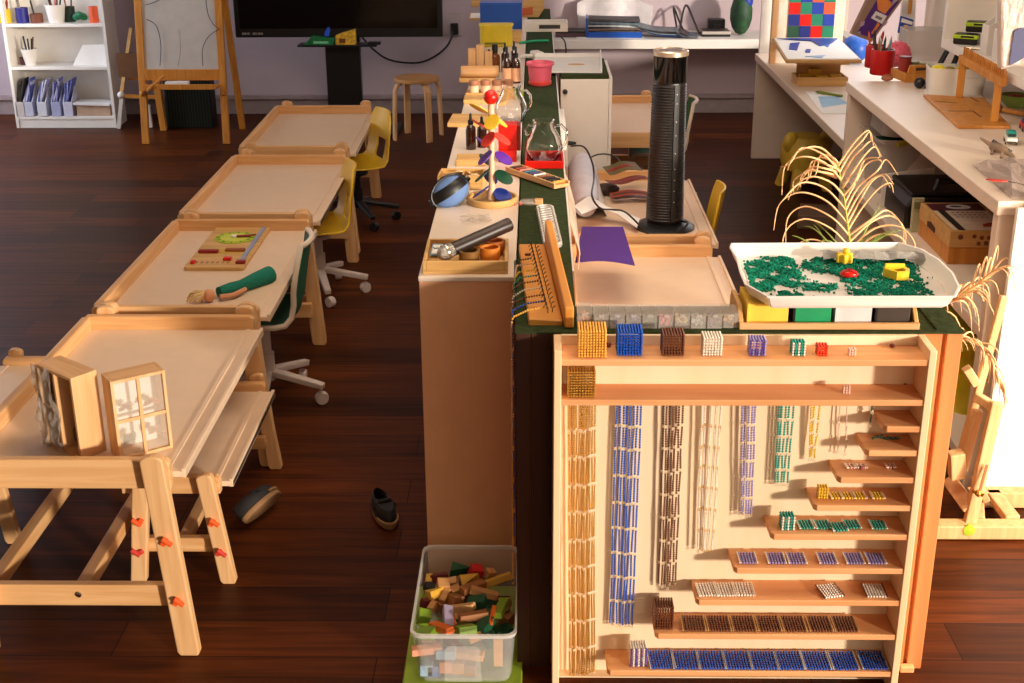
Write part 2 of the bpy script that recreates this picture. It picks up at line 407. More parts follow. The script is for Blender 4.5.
def bead_cube(n, p, m, label, loc, rz=0, layers=None, py=None, group='bead cubes', accent=None, pz=None):
    pz = pz or p; py = py or p; L = layers or n; mb = MB()
    for i in range(n):
        for j in range(n):
            for k in range(L):
                if 0 < i < n-1 and 0 < j < n-1 and 0 < k < L-1: continue
                bead(mb, ((i-(n-1)/2)*p, (j-(n-1)/2)*py, (k+.5)*pz), p*.475, py*.48, pz*.475)
    key_ = m.name.replace('_bead', ''); t = thing('bead_cube', label, 'bead cube', loc, rz, group)
    part('beads', mb, m, t, smooth=True)
    w = MB()
    for i in range(n):
        for k in range(L):
            if i % 2 == 0 and key_ in ('lilac', 'teal', 'white'): bead(w, ((i-(n-1)/2)*p, -(n-1)/2*py-.0002, (k+.5)*pz), p*.49, py*.52, pz*.48)
    if w.v: part('accent_bead', w, accent or m, t, smooth=True)
    return t
def bead_square(n, p, m, label, loc, rz=0, py=None, group=None, edge=None, rows=None):
    py = py or p; mb = MB()
    for i in range(n):
        for j in range(rows or n): bead(mb, ((i-(n-1)/2)*p, (j-((rows or n)-1)/2)*py, p*.5), p*.46, py*.47, p*.48)
    t = thing('bead_square', label, 'bead square', loc, rz, group)
    part('beads', mb, m, t, smooth=True)
    for s in (-1, 1):
        part('cross_wire', MB().bar((s*n*p/2, -(rows or n)*py/2, p*.75), (s*n*p/2, (rows or n)*py/2, p*.75), .0035, .003), edge or BM['ivory'], t)
    return t

# ------------------------------------------------------------------ bead cabinet
YF = 3.06; YB = 3.175; CX0, CX1 = .049, 1.012
cab = thing('bead_cabinet', 'open beech cabinet of stepped shelves for coloured bead cubes, squares and hanging chains', 'cabinet', ((CX0+CX1)/2, (YF+YB)/2, 0))
def cabpart(name, mb, m, bevel=.002, par=None):
    mb.v = [(x-(CX0+CX1)/2, y-(YF+YB)/2, z) for x, y, z in mb.v]
    return part(name, mb, m, cab, bevel)
for x in (CX0, CX1-.019): cabpart('side_panel', MB().b2((x, YF, 0), (x+.019, YB+.004, 1.037)), BZ)
cabpart('back_panel', MB().b2((CX0+.019, YB-.006, .0), (CX1-.019, YB+.006, 1.037)), BPANEL, .001)
def shelf(pxl_front, y_top, y_bot, pxl_back=None, bev=True):
    z1 = aty(700, y_top, YF).z; z0 = z1-.017
    if pxl_front is None:
        cabpart('shelf', MB().b2((CX0+.019, YF+.004, z0), (CX1-.019, YB-.006, z1)), BX)
    else:
        xf = aty(pxl_front, y_top+2, YF).x
        x1 = CX1-.019
        P = [(xf+.006, YF+.004), (x1, YF+.004), (x1, YB-.006), (xf-.004, YB-.006), (xf-.002, YF+.016)]
        cabpart('shelf', MB().prism(P, .017, 'z', z0), BX)
    return z1
SH = [shelf(None, 360.5, 366), shelf(None, 400.5, 406)]
for a, b, c in ((885, 427, 433), (867, 451, 458), (839, 478, 484), (815, 506, 512), (772, 535, 542), (735, 569, 575), (697, 601, 607), (656, 635, 640), (608, 672, 678)):
    SH.append(shelf(a, b, c))
cabpart('plinth_shelf', MB().b2((CX0+.019, YB-.04, .0), (CX1-.019, YB-.006, .004)), BPANEL)
scr = MB()
for px, py in ((905, 385), (896, 413), (882, 412)):
    p = aty(px, py, YB-.007); scr.lathe([(.005, 0), (.005, .003), (.002, .004)], (p.x, YB-.006, p.z), 8, Matrix.Rotation(R(90), 3, 'X'))
cabpart('screw', scr, DGREY, 0)
def onshelf(px, si, dy): 
    """the point on shelf si below the picture column px, dy behind the front edge"""
    z = SH[si]; y = YF+dy
    lo, hi = 330, 690
    for _ in range(40):
        m = (lo+hi)/2
        if atz(px, m, z).y > y: lo = m
        else: hi = m
    return atz(px, lo, z)
for n, key, x0, x1, lab in ((10, 'golden', 577, 606, 'large golden bead cube on the top shelf, end one of the row'), (9, 'blue', 616, 641.5, 'bright blue bead cube on the top shelf between the golden and dark brown cubes'), (8, 'brown', 661, 683, 'dark brown bead cube on the top shelf between blue and white cubes'), (7, 'white', 701, 721, 'white bead cube on the top shelf beside the brown one'), (6, 'lilac', 748, 764.5, 'lilac and white bead cube on the top shelf'), (5, 'teal', 790, 804.5, 'teal bead cube on the top shelf between lilac and red'), (4, 'red', 816, 826.5, 'small orange red bead cube on the top shelf'), (3, 'pink', 847.5, 855.5, 'tiny pale pink bead cube at the end of the top shelf row')):
    p = .00735 if n > 3 else .0066; dy = .028+n*p/2 if n < 10 else .016+n*p/2
    c = onshelf((x0+x1)/2, 0, dy)
    bead_cube(n, p, BM[key], lab, c, accent={'white': BM['white'], 'lilac': BM['violet'], 'teal': BM['white'], 'pink': BM['white']}.get(key, GOLD if key in ('golden', 'brown') else None) or BM[key])
c = onshelf(892, 0, .09); solo('bead', MB().ball((0, 0, .006), .006, (1.3, 1, .9)), BM['darkred'], 'dark red bead alone at the end of the top shelf', 'bead', c, smooth=True)
c = onshelf(608.5, 0, .095); solo('bead', MB().ball((0, 0, .006), .007, (1, 1, .95)), BM['darkred'], 'dark red bead on the top shelf between golden and blue cubes', 'bead', c, smooth=True)
bead_cube(10, .00735, BM['oldgold'], 'dull gold bead cube alone on the second shelf beside the side panel', onshelf(581, 1, .05), accent=BM['ivory'])
bead_cube(3, .0068, BM['pink'], 'tiny pinkish brown bead cube alone on the second shelf', onshelf(846, 1, .05), R(-8), accent=BM['brown'])
# squares on the stepped shelves
def row(si, key, n, items, what, grp, p=.0079, py=.0099, dy=.052, edge=None):
    for i, it in enumerate(items):
        px, rz, d = it if isinstance(it, tuple) else (it, 0, 0)
        c = onshelf(px, si, dy+d)
        bead_square(n, p, BM[key], what % ordinal(i), c, R(rz), py, grp, edge)
row(10, 'blue', 9, [(661, 3, .002), 685, 711, 737, 763, 789, 815.5, 843, (872, 0, .003)], '%s blue bead square from the white cube, bottom shelf', 'blue bead squares on the bottom shelf', edge=plain('grey_wire', (190, 186, 184), .35))
bead_cube(7, .0070, BM['white'], 'white and violet bead cube at the end of the bottom shelf of blue squares', onshelf(637.5, 10, .045), R(3), accent=BM['violet'], pz=.0086)
row(9, 'brown', 8, [693, 718, 743, 768, 793, 819, 844], '%s dark brown bead square from the brown cube, second lowest shelf', 'brown bead squares', edge=TANW)
bead_cube(8, .0070, BM['brown'], 'dark brown bead cube at the end of the shelf of brown squares', onshelf(662.5, 9, .05), layers=8, pz=.0092, accent=TANW)
row(8, 'white', 7, [(707, 4, 0), (725, 3, 0), (743, 0, .002)], '%s white bead square of three lying close together', 'white bead squares', edge=BM['white'])
row(8, 'white', 7, [(829.5, 12, -.004), (874, 0, -.002)], '%s white bead square with a brown end bar, lying apart', 'white bead squares with brown bars', edge=BM['brown'])
row(7, 'lilac', 6, [747, 775.5, 796, 826.5, 853.5, 875], '%s lilac bead square from the free end of its shelf', 'lilac bead squares', edge=BM['white'])
row(6, 'teal', 5, [(805, 4, 0), (822, 3, 0), (838, 6, -.012), (851.5, 3, .002), (877.5, 0, 0)], '%s teal bead square from the teal cube on its shelf', 'teal bead squares', edge=BM['white'])
bead_cube(5, .0076, BM['teal'], 'teal and white bead cube at the end of the shelf of teal squares', onshelf(786.5, 6, .042), R(3), accent=BM['white'], pz=.0084)
row(5, 'yellow', 4, [(835.5, 4, .002), (846.5, 2, .002), (859, 2, .002), (877, 0, .002)], '%s yellow bead square from the yellow cube on its shelf', 'yellow bead squares', edge=BM['white'])
bead_cube(4, .0072, BM['yellow'], 'yellow bead cube at the end of the shelf of yellow squares', onshelf(822, 5, .052), layers=4, pz=.0086, accent=BM['white'])
row(4, 'pink', 3, [(850, 4, .012), (861, 4, .012), (890, 0, .014)], '%s pale pink bead square from the free end of its small shelf', 'pink bead squares', edge=BM['white'])
c = onshelf(860.5, 4, .052); solo('bead', MB().ball((0, 0, .005), .005, (1.5, 1, .9)), BM['darkred'], 'dark red bead lying before the pink bead squares', 'bead', c, smooth=True)
mb = MB()
for i in range(22): bead(mb, (-.028+i*.0032+random.uniform(-.001, .001), random.uniform(-.006, .006), .0035+(abs(math.sin(i))*.005 if i < 9 else 0)), .0036, .0036, .0036)
solo('bead_chain', mb, BM['green'], 'short dark green bead chain heaped on the small upper shelf', 'bead chain', onshelf(883, 3, .075), smooth=True)
# hanging chains
def chain(key, label, tops, bots, y0, y1, links, seg, metal=None, r=.0036, Y=3.146):
    ztop = SH[1]-.017
    x0 = aty(sum(tops)/len(tops), y0, Y)
    t = thing('bead_chain', label, 'bead chain', (x0.x, Y, ztop), 0, 'bead chains hanging in the cabinet')
    ys = [y0]+list(links)+[y1]
    zs = [ztop-.002]+[aty(650, y, Y).z for y in ys[1:]]
    k = len(tops)
    for i in range(k):
        mb = MB(); wire = []; off = random.uniform(-.016, .016); jag = [random.uniform(-.0015, .0015) for _ in ys]
        dz = random.uniform(-.004, .004)
        def pos(z):
            u = (zs[0]-z)/(zs[0]-zs[-1]); py_ = y0+(y1-y0)*u
            px = tops[i]+(bots[i]-tops[i])*u
            return aty(px, py_, Y).x
        for s in range(len(zs)-1):
            a, b = zs[s]-(0 if s == 0 else .004)+dz*(s > 0), zs[s+1]+.004+dz
            n = max(3, round((a-b)/(2*r*.98)))
            for q in range(n):
                z = a-(a-b)*(q+.5)/n
                bead(mb, (pos(z)-x0.x+jag[s]+(jag[s+1]-jag[s])*(q/n), off*.4, z-ztop), r, r, (a-b)/n*.47)
            if s < len(zs)-2:
                wire += [(pos(b)-x0.x+jag[s+1]+.0032*math.sin(w), off*.4+.0012*math.cos(w/2), b-.004-ztop+.004*math.cos(w)-w*.0001) for w in [2*math.pi*e/8 for e in range(11)]]
        wire += [(pos(zs[-1])-x0.x+.003*math.sin(w), off*.4, zs[-1]+dz-ztop+.0035*math.cos(w)-.003) for w in [2*math.pi*e/8 for e in range(8)]]
        wire.insert(0, (pos(zs[0])-x0.x, off*.4, zs[0]-ztop))
        sd_ = part('strand', mb, BM[key], t, smooth=True); part('wire', MB().tube(wire, .0011, 4), metal or BM['ivory'], sd_)
    part('hanging_bar', MB().b2((aty(min(tops)-1, y0, Y).x-x0.x, -.004, -.004), (aty(max(tops)+1, y0, Y).x-x0.x, .004, .001)), CHROME, t)
def sp(a, b, n): return [a+(b-a)*i/(n-1) for i in range(n)]
chain('oldgold', 'long golden bead chain folded in eleven strands beside the cabinet side', sp(568.5, 595, 11), sp(570, 594, 11), 405, 675, [430, 457, 485, 512, 540, 567, 594, 621, 648], 10)
chain('blue', 'bright blue bead chain in strands reaching far down the cabinet', sp(617, 641, 8), sp(610, 632, 8), 405, 626, [427, 450, 477, 504, 529, 554, 578, 602], 9)
chain('brown', 'dark brown bead chain hanging between the blue and white ones', sp(663.5, 683, 7), sp(659, 675.5, 7), 405, 586, [427, 449, 472, 495, 518, 541, 563], 8)
chain('white', 'white bead chain hanging between the brown and lilac ones', [702, 705, 711, 716.5, 721], [698, 702, 703.5, 707.5, 711.5], 405, 549, [425, 446, 466, 487, 508, 529], 7, metal=TANW, r=.0036)
chain('lilac', 'lilac and violet bead chain hanging beside the white one', sp(742, 755.5, 5), sp(741, 751, 5), 405, 514, [424, 442, 460, 478, 497], 6)
chain('teal', 'teal bead chain hanging midway along the second shelf', sp(779, 793, 5), sp(775, 787, 5), 405, 484, [420, 437, 454, 470], 5)
chain('yellow', 'yellow bead chain, short, hanging beside the teal one', [811.5, 815, 820], [810, 811, 814], 405, 458, [420, 433, 446], 4)
chain('pink', 'thin pale pink bead chain hanging in two strands', [840.5, 847], [838, 845], 405, 453, [425, 440], 3, r=.0022)
chain('green', 'very short dark green bead chain beside the topmost small shelf', [871, 871.8], [870, 870.6], 405, 424, [412], 2, r=.0028)

# ------------------------------------------------------------------ low cabinets under the green felt, white counter
ZT = 1.036
mc = thing('storage_cabinet', 'reddish wooden storage cabinet standing crosswise behind the bead cabinet', 'cabinet', (.53, 3.285, 0))
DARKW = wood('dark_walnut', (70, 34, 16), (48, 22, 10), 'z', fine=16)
for x0, x1 in ((-.05, -.012), (-.010, .045), (.302, .66), (.662, 1.062), (1.074, 1.115)):
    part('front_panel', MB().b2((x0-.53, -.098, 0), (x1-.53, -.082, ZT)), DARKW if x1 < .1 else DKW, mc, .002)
part('carcass', MB().b2((-.575, -.082, .0), (.58, .098, ZT-.002)), DKW, mc, .002)
part('plinth', MB().b2((.52, -.12, 0), (.56, -.099, .02)), BX, mc, .003)
solo('felt_mat', MB().prism(rrect(-.052, 3.183, 1.118, 3.386, .004), .004, 'z', ZT).b2((1.05, 3.2, ZT+.004), (1.062, 3.385, ZT+.0065)), FELT, 'dark green felt mat covering the top of the crosswise cabinet', 'mat')
dv = thing('divider_shelf', 'low dark divider standing back to back with the long white counter', 'shelf', (.03, 6.1, 0))
part('carcass', MB().b2((-.08, -2.715, 0), (.08, 4.0, ZT-.002)), DKW, dv, .003)
part('edge_strip', MB().b2((.080, -2.4, ZT-.03), (.088, 2.6, ZT+.004)), OFFW, dv, .002)
solo('felt_runner', MB().b2((-.052, 3.387, ZT-.001), (.112, 10.0, ZT+.004)), FELT, 'long dark green felt strip running along the divider beside the white counter', 'mat')
ct = thing('white_counter', 'long white bookcase counter crossing the room, toys and bottles standing on it', 'counter', (-.205, 6.2, 0))
part('worktop', MB().b2((-.139, -2.555, 1.024), (.148, 4.2, 1.04)), WARMW, ct, .003)
part('end_panel', MB().b2((-.137, -2.55, 0), (.145, -2.53, 1.024)), ENDP, ct, .002)
part('carcass', MB().b2((-.13, -2.53, .04), (.143, 4.18, 1.024)), WARMW, ct, .003)
part('plinth', MB().b2((-.12, -2.5, 0), (.14, 4.15, .04)), WARMW, ct)
# ------------------------------------------------------------------ bead hanger and its chains on the felt
bs = thing('bead_hanger', 'orange wooden L-shaped stand with rows of little hooks on the felt mat', 'bead stand', (0, 0, 0))
lo = MB().slab([aty(529, 319, 3.235), aty(563, 321, 3.235), Vector((.030, 3.90, 1.063)), Vector((-.049, 3.90, 1.063))], .022)
part('base_board', lo, ORW, bs, .003)
up = MB().add([(.078, 3.21, ZT+.006), (.103, 3.21, ZT+.006), (.103, 3.21, 1.10), (.078, 3.21, 1.10), (.031, 3.90, ZT+.006), (.053, 3.90, ZT+.006), (.053, 3.90, 1.14), (.031, 3.90, 1.14)], [(0, 1, 2, 3), (5, 4, 7, 6), (1, 5, 6, 2), (4, 0, 3, 7), (3, 2, 6, 7), (0, 4, 5, 1)])
part('upright', up, ORW, bs, .004)
for i in range(17):
    hk = MB(); y = 3.27+.58*i/16; x = .035-.045*i/16
    hk.tube([(x, y, 1.062), (x, y, 1.078), (x-.006, y+.004, 1.086), (x-.012, y, 1.08)], .0014, 5)
    hk.tube([(x+.012, y+.008, 1.062), (x+.012, y+.008, 1.074), (x+.02, y+.01, 1.08)], .0014, 5)
    part('hook', hk, DGREY, bs)
hang = [('golden', 3.28, .5, 'thin golden bead chain hung on the wooden stand, drooping over the counter side'), ('blue', 3.33, .42, 'dark blue bead chain on the wooden stand next to the thin golden one'), ('brown', 3.38, .36, 'dark brown bead chain hung on the wooden stand beside the blue one'), ('white', 3.44, .3, 'white bead chain hung across the wooden stand'), ('brown', 3.5, .4, 'blackish brown bead chain hung on the wooden stand behind the white one'), ('teal', 3.55, .05, 'grey blue short bead bar hung on the wooden stand'), ('yellow', 3.6, .25, 'thin straw yellow bead chain hung on the wooden stand'), ('pink', 3.66, .07, 'salmon pink bead chain hung on the wooden stand, its end dangling'), ('green', 3.71, .04, 'black and green bead chain hung far back on the wooden stand'), ('darkred', 3.76, .0, 'dark red bead hung at the back end of the wooden stand')]
for k, (key, y, drop, lab) in enumerate(hang):
    mb = MB(); x = .035-.05*(y-3.27)/.5; pts = [Vector((x, y, 1.076))]
    if drop > 0: pts += [Vector((x-.05, y-.006, 1.070)), Vector((-.058-(.0 if k > 5 else .004*k % .009), min(y-.03, 3.6), 1.058))]
    if drop > .02: pts += [Vector((-.062+(k % 3)*.003, min(y-.035, 3.59), 1.04)), Vector((-.062+(k % 3)*.003, min(y-.035, 3.59), 1.04-drop*1.6))]
    rr = .0032
    for a, b in zip(pts, pts[1:]):
        n = max(1, int((b-a).length/(rr*2.2)))
        for q in range(n):
            if n > 40 and q % 14 > 11: continue
            bead(mb, a+(b-a)*(q+.5)/n, rr, rr, rr)
    if drop == 0:
        for q in range(3): bead(mb, (x-.012+q*.005, y, 1.072), .005, .005, .005)
    solo('bead_chain', mb, BM[key], lab, 'bead chain', group='bead chains on the wooden stand', smooth=True)
# ------------------------------------------------------------------ ten-compartment box on the felt
cb = thing('compartment_box', 'row of ten clear lidded compartments with beads and scraps, on the green felt', 'bead box', (0, 0, 0))
fills = [ORW, None, NAVY, PURP, plain('moss', (70, 110, 70), .7), PINK, plain('straw', (214, 190, 130), .7), plain('pale_blue_scrap', (170, 184, 190), .7), plain('plum', (110, 76, 120), .7), plain('gold_scrap', (206, 160, 60), .6)]
for i in range(10):
    x0 = .112+.0425*i; w = .0395; y0, y1 = (3.222, 3.3) if i == 0 else (3.21+.004*(i == 9), 3.29)
    z0 = ZT+.0045
    body = MB()
    body.b2((x0, y0, z0), (x0+w, y1, z0+.0015)).b2((x0, y0, z0), (x0+.0015, y1, z0+.036)).b2((x0+w-.0015, y0, z0), (x0+w, y1, z0+.036)).b2((x0+.0015, y0, z0), (x0+w-.0015, y0+.0015, z0+.036)).b2((x0+.0015, y1-.0015, z0), (x0+w-.0015, y1, z0+.036))
    c = part('compartment', body, LIDP, cb)
    part('lid', MB().b2((x0-.0008, y0-.002, z0+.0365), (x0+w+.0008, y1, z0+.041)).b2((x0+.013, y0-.006, z0+.033), (x0+w-.013, y0-.002, z0+.040)), LIDP, c, .001)
    if fills[i] is not None:
        f = MB()
        for q in range(14): f.box((x0+random.uniform(.007, w-.007), y0+random.uniform(.008, .07), z0+.005+random.uniform(0, .016)), (.009, .009, .005), (random.random()*3, random.random()*3, random.random()*3))
        part('filling', f, fills[i], c, kind='stuff')
# ------------------------------------------------------------------ card box and sand tray
kb = thing('card_box', 'open wooden box of yellow, green, white and dark bundles under the sand tray', 'box', (0, 0, 0))
part('front_board', MB().b2((.535, 3.20, ZT+.005), (1.004, 3.212, ZT+.0225)), PX, kb, .002)
part('back_board', MB().b2((.535, 3.372, ZT+.005), (1.004, 3.384, ZT+.043)), TANW, kb, .002)
for x in (.535, .992): part('side_board', MB().prism([(3.212, ZT+.005), (3.372, ZT+.005), (3.372, ZT+.058), (3.25, ZT+.058), (3.212, ZT+.0225)], .012, 'x', x), TANW, kb, .002)
part('bottom', MB().b2((.547, 3.212, ZT+.005), (.992, 3.372, ZT+.01)), TANW, kb)
for i, (x0, x1, m, lab) in enumerate(((.556, .668, plain('yellow_card', (250, 206, 70), .6), 'yellow bundle of cards in the wooden box under the tray'), (.676, .78, plain('green_card', (0, 150, 92), .6), 'green bundle of cards in the wooden box under the tray'), (.786, .886, plain('grey_white_card', (214, 212, 212), .6), 'white bundle of cards in the wooden box under the tray'), (.89, .986, plain('dark_card', (58, 44, 34), .6), 'dark brown bundle of cards in the wooden box under the tray'))):
    t = thing('card_bundle', lab, 'cards', ((x0+x1)/2, 3.29, ZT+.0102), 0, 'card bundles in the wooden box')
    w = (x1-x0)/2-.003
    part('cards', MB().b2((-w, -.066, 0), (w, .072, .0592)), m, t, .002)
    part('sleeve', MB().b2((-w-.002, -.069, .004), (-w+.004, .074, .0594)), m if i in (0, 2) else BLACK, t)
tr = thing('sand_tray', 'large white plastic tray with scooped ends holding green play sand', 'tray', (.835, 3.405, ZT+.07))
outer = [(-.265, -.285), (.235, -.285), (.262, -.20), (.272, -.07), (.268, .06), (.245, .18), (.21, .262), (-.255, .262), (-.272, .20), (-.258, .08), (-.262, -.06), (-.268, -.16)]
outer = [(-.236, -.29), (.235, -.285), (.268, -.20), (.285, -.06), (.282, .08), (.262, .19), (.215, .27), (-.262, .262), (-.272, .215), (-.268, .10), (-.276, -.05), (-.278, -.17)]
inner = [(x*.93, y*.90) for x, y in outer]
outer = [(x, y*.84) for x, y in outer]; inner = [(x*.93, y*.90) for x, y in outer]
n = len(outer)
rows = [[(x, y, .006) for x, y in inner]+[(inner[0][0], inner[0][1], .006)], [(x*.96, y*.95, .014) for x, y in outer]+[(outer[0][0]*.96, outer[0][1]*.95, .014)], [(x, y, .042) for x, y in outer]+[(outer[0][0], outer[0][1], .042)], [(x*1.02, y*1.015, .042) for x, y in outer]+[(outer[0][0]*1.02, outer[0][1]*1.015, .042)]]
part('wall', MB().grid(rows, .004), TRAYW, tr, smooth=True)
part('base', MB().prism(inner, .006, 'z', .0), TRAYW, tr, .002)
zt = ZT+.07+.0065
def inpoly(x, y, P):
    r = False
    for i in range(len(P)):
        a, b = P[i], P[i-1]
        if (a[1] > y) != (b[1] > y) and x < (b[0]-a[0])*(y-a[1])/(b[1]-a[1])+a[0]: r = not r
    return r
reg = [[(737, 268), (765, 255), (786, 252), (795, 262), (803, 275), (797, 285), (775, 283), (762, 290), (778, 300), (772, 303), (760, 300), (740, 282)],
       [(800, 262), (830, 252), (870, 252), (905, 255), (918, 270), (922, 285), (938, 299), (918, 298), (900, 297), (860, 297), (848, 284), (838, 272), (815, 270)],
       [(778, 292), (802, 290), (806, 298), (780, 303)], [(824, 297), (858, 297), (858, 302), (824, 302)], [(806, 281), (835, 284), (833, 288), (808, 287)], [(803, 296), (814, 296), (812, 300), (804, 300)]]
reg = [[tuple(atz(px, py, zt+.008)[:2]) for px, py in P] for P in reg]
sand = MB(); cnt = 0
ico = bmesh.new(); bmesh.ops.create_icosphere(ico, subdivisions=1, radius=1); ico.verts.ensure_lookup_table()
iv = [v.co.copy() for v in ico.verts]; fi = [[v.index for v in f.verts] for f in ico.faces]; ico.free()
while cnt < 8000:
    P = random.choices(reg, [5, 7, .7, .8, .8, .3])[0]
    xs = [p[0] for p in P]; ys = [p[1] for p in P]
    x, y = random.uniform(min(xs), max(xs)), random.uniform(min(ys), max(ys))
    if not inpoly(x, y, P): continue
    g_ = random.choice((.003, .006, .012)); x += random.gauss(0, g_); y += random.gauss(0, g_)
    if not inpoly(x-.835, y-3.405, [(a*.98, b*.98) for a, b in inner]): continue
    den = math.sin(x*61+2)*math.sin(y*53+1)+.55*math.sin(x*140)*math.cos(y*120)
    if random.random() > .62+.6*den: continue
    cnt += 1; s = random.uniform(.0016, .0048)
    sand.add([Vector((v.x*s*random.uniform(.7, 1.35)+x, v.y*s*random.uniform(.7, 1.35)+y, v.z*s*random.uniform(.6, 1.2)+zt+s*.55+max(0, den)*.006*random.random())) for v in iv], fi)
solo('play_sand', sand, TEALS, 'crumbly teal green play sand spread over the white tray', 'sand', kind='stuff')
# toys lying in the sand
p = atz(844, 262, zt+.01); t = thing('sand_mould', 'yellow flower-shaped sand mould beside the red shell', 'toy', (p.x, p.y, zt+.010), R(20))
part('cup', MB().prism([((.021+.005*math.cos(6*a))*math.cos(a), (.021+.005*math.cos(6*a))*math.sin(a)) for a in [2*math.pi*k/36 for k in range(36)]], .026, 'z', 0), YTOY, t, .003)
part('knob', MB().ball((.004, 0, .032), .011, (1, 1, .8)), YTOY, t, smooth=True)
p = atz(849, 276, zt+.008); t = thing('shell_mould', 'red scallop shell mould lying in the green sand', 'toy', (p.x, p.y, zt+.006), R(-10))
part('shell', MB().ball((0, 0, .008), .02, (1.25, .85, .62), 14), RED, t, smooth=True)
part('ridge', MB().tube([(-.022, 0, .012), (0, 0, .0215), (.022, 0, .012)], .002, 6).tube([(-.018, -.009, .013), (0, -.008, .021), (.02, -.01, .012)], .002, 6).tube([(-.018, .009, .013), (0, .008, .021), (.02, .01, .012)], .002, 6), DRED, t, smooth=True)
p = atz(896, 277, zt+.008); t = thing('sand_cutter', 'yellow house-shaped ring cutter standing open in the sand', 'toy', (p.x, p.y, zt+.008), R(-8))
o_ = [(-.034, .016), (.026, .022), (.034, .0), (.03, -.022), (.012, -.028), (-.002, -.03), (-.018, -.018), (-.03, -.004)]; i_ = [(x*.62+.002, y*.62-.004) for x, y in o_]
rr = [[(x, y, 0) for x, y in o_+o_[:1]], [(x, y, .024) for x, y in o_+o_[:1]], [(x, y, .024) for x, y in i_+i_[:1]], [(x, y, 0) for x, y in i_+i_[:1]]]
part('rim', MB().grid(rr), YTOY, t)
part('wall', MB().prism([(-.03, .010), (.024, .017), (.022, .021), (-.032, .015)], .034, 'z', 0), YTOY, t, .002)
a, b = atz(822, 256, zt+.02), atz(925, 257, zt+.02)
rows = [[Vector((a.x+(b.x-a.x)*i/14, a.y+(b.y-a.y)*i/14+dy+random.uniform(-.003, .003), zt+.018+h+random.uniform(-.003, .005))) for i in range(15)] for dy, h in ((-.022*1, .0), (.0, .012), (.03, .006))]
solo('foil_wrapper', MB().grid(rows, .001), clear('crinkled_film', (225, 220, 214), .75, .16, 60), 'crumpled silvery foil wrapper along the far edge of the sand', 'wrapper')
# ------------------------------------------------------------------ things on the white counter
ZC = 1.0402
def on(px, py, z=ZC): return atz(px, py, z)
def open_box(t, w, d, h, th, m, nm='wall', bevel=.002):
    part('bottom', MB().b2((-w/2, -d/2, 0), (w/2, d/2, th)), m, t, bevel)
    for s in (-1, 1):
        part('end_'+nm, MB().b2((-w/2 if s < 0 else w/2-th, -d/2, th), (-w/2+th if s < 0 else w/2, d/2, h)), m, t, bevel)
        part('long_'+nm, MB().b2((-w/2+th, -d/2 if s < 0 else d/2-th, th), (w/2-th, -d/2+th if s < 0 else d/2, h)), m, t, bevel)
t = thing('wooden_tray', 'shallow wooden tray at the counter end holding cups and a microphone', 'tray', (-.207, 3.785, ZC), R(.5))
open_box(t, .252, .235, .040, .010, TANW)
t = thing('microphone', 'black handheld microphone with silver mesh head resting in the wooden tray', 'microphone', (-.268, 3.735, ZC+.046))
ax = Vector((.175, .10, .052)).normalized(); M = ax.to_track_quat('Z', 'Y').to_matrix()
part('body', MB().lathe([(.020, .025), (.021, .03), (.021, .20), (.0215, .225), (.019, .23)], n=20, M=M), plain('mic_brown_black', (44, 30, 26), .4), t, smooth=True)
part('mesh_head', MB().lathe([(.001, -.026), (.012, -.023), (.020, -.014), (.0235, 0), (.0235, .016), (.0205, .025)], n=20, M=M), plain('mic_mesh', (172, 166, 156), .35, metal=.9, bump=.6, scale=400), t, smooth=True)
part('collar', MB().lathe([(.0245, .002), (.0245, .007)], n=20, M=M), CHROME, t, smooth=True)
def ring_cup(name, label, loc, r, h, m, th=.006, floor_=True):
    return solo(name, MB().lathe([(.001, 0), (r*.86, 0), (r, h*.4), (r, h), (r-th, h), (r-th, h*.4), (r*.8, .006), (.001, .006)], n=26), m, label, 'cup', loc, smooth=True)
ring_cup('round_cup', 'dull brown round cup in the wooden tray under the microphone', (-.198, 3.745, ZC+.0105), .031, .04, plain('brown_tin', (150, 112, 60), .35, metal=.4))
ring_cup('round_cup', 'bright orange round cup in the wooden tray, front one', (-.135, 3.76, ZC+.0105), .031, .046, plain('orange_cup', (214, 126, 40), .5))
ring_cup('round_cup', 'orange round cup in the wooden tray behind the brighter one', (-.125, 3.83, ZC+.0105), .031, .046, plain('orange_cup_dim', (190, 104, 44), .5))
t = thing('card', 'blue edged white card with a dark mark in the wooden tray corner', 'card', (-.290, 3.83, ZC+.026), R(-4))
part('sheet', MB().box((0, 0, 0), (.056, .07, .0015), (R(12), 0, 0)), plain('card_blue', (110, 160, 186), .6), t)
part('face', MB().box((0, -.002, .0018), (.048, .056, .0008), (R(12), 0, 0)), PAPW, t)
mk = MB().tube([(-.002, .014, .006), (.008, .018, .007), (.016, .01, .005), (.008, .0, .003), (.004, -.006, .002)], .0022, 6).ball((.002, -.014, .0005), .003, n=6).tube([(-.022, .008, .0045), (-.018, 0, .003), (-.006, .004, .004)], .0018, 5)
part('mark', mk, plain('olive_ink', (70, 80, 30), .6), t)
t = thing('stick', 'small wooden stick lying in the tray beside the brown cup', 'stick', (-.225, 3.70, ZC+.011), R(40))
t.name = 'wooden_stick'; part('rod', MB().bar((-.03, 0, .005), (.03, 0, .005), .010, .009), TANW, t, .002)
solo('plastic_wrap', MB().grid([[(-.05+.1*i/6+random.uniform(-.004, .004), -.03+.07*j/5, .004+random.uniform(0, .016)) for i in range(7)] for j in range(6)], .0008), clear('wrap', (230, 210, 190), .22, .12, 40), 'crumpled clear plastic wrap on the counter behind the microphone', 'wrapper', on(476, 222), R(15))
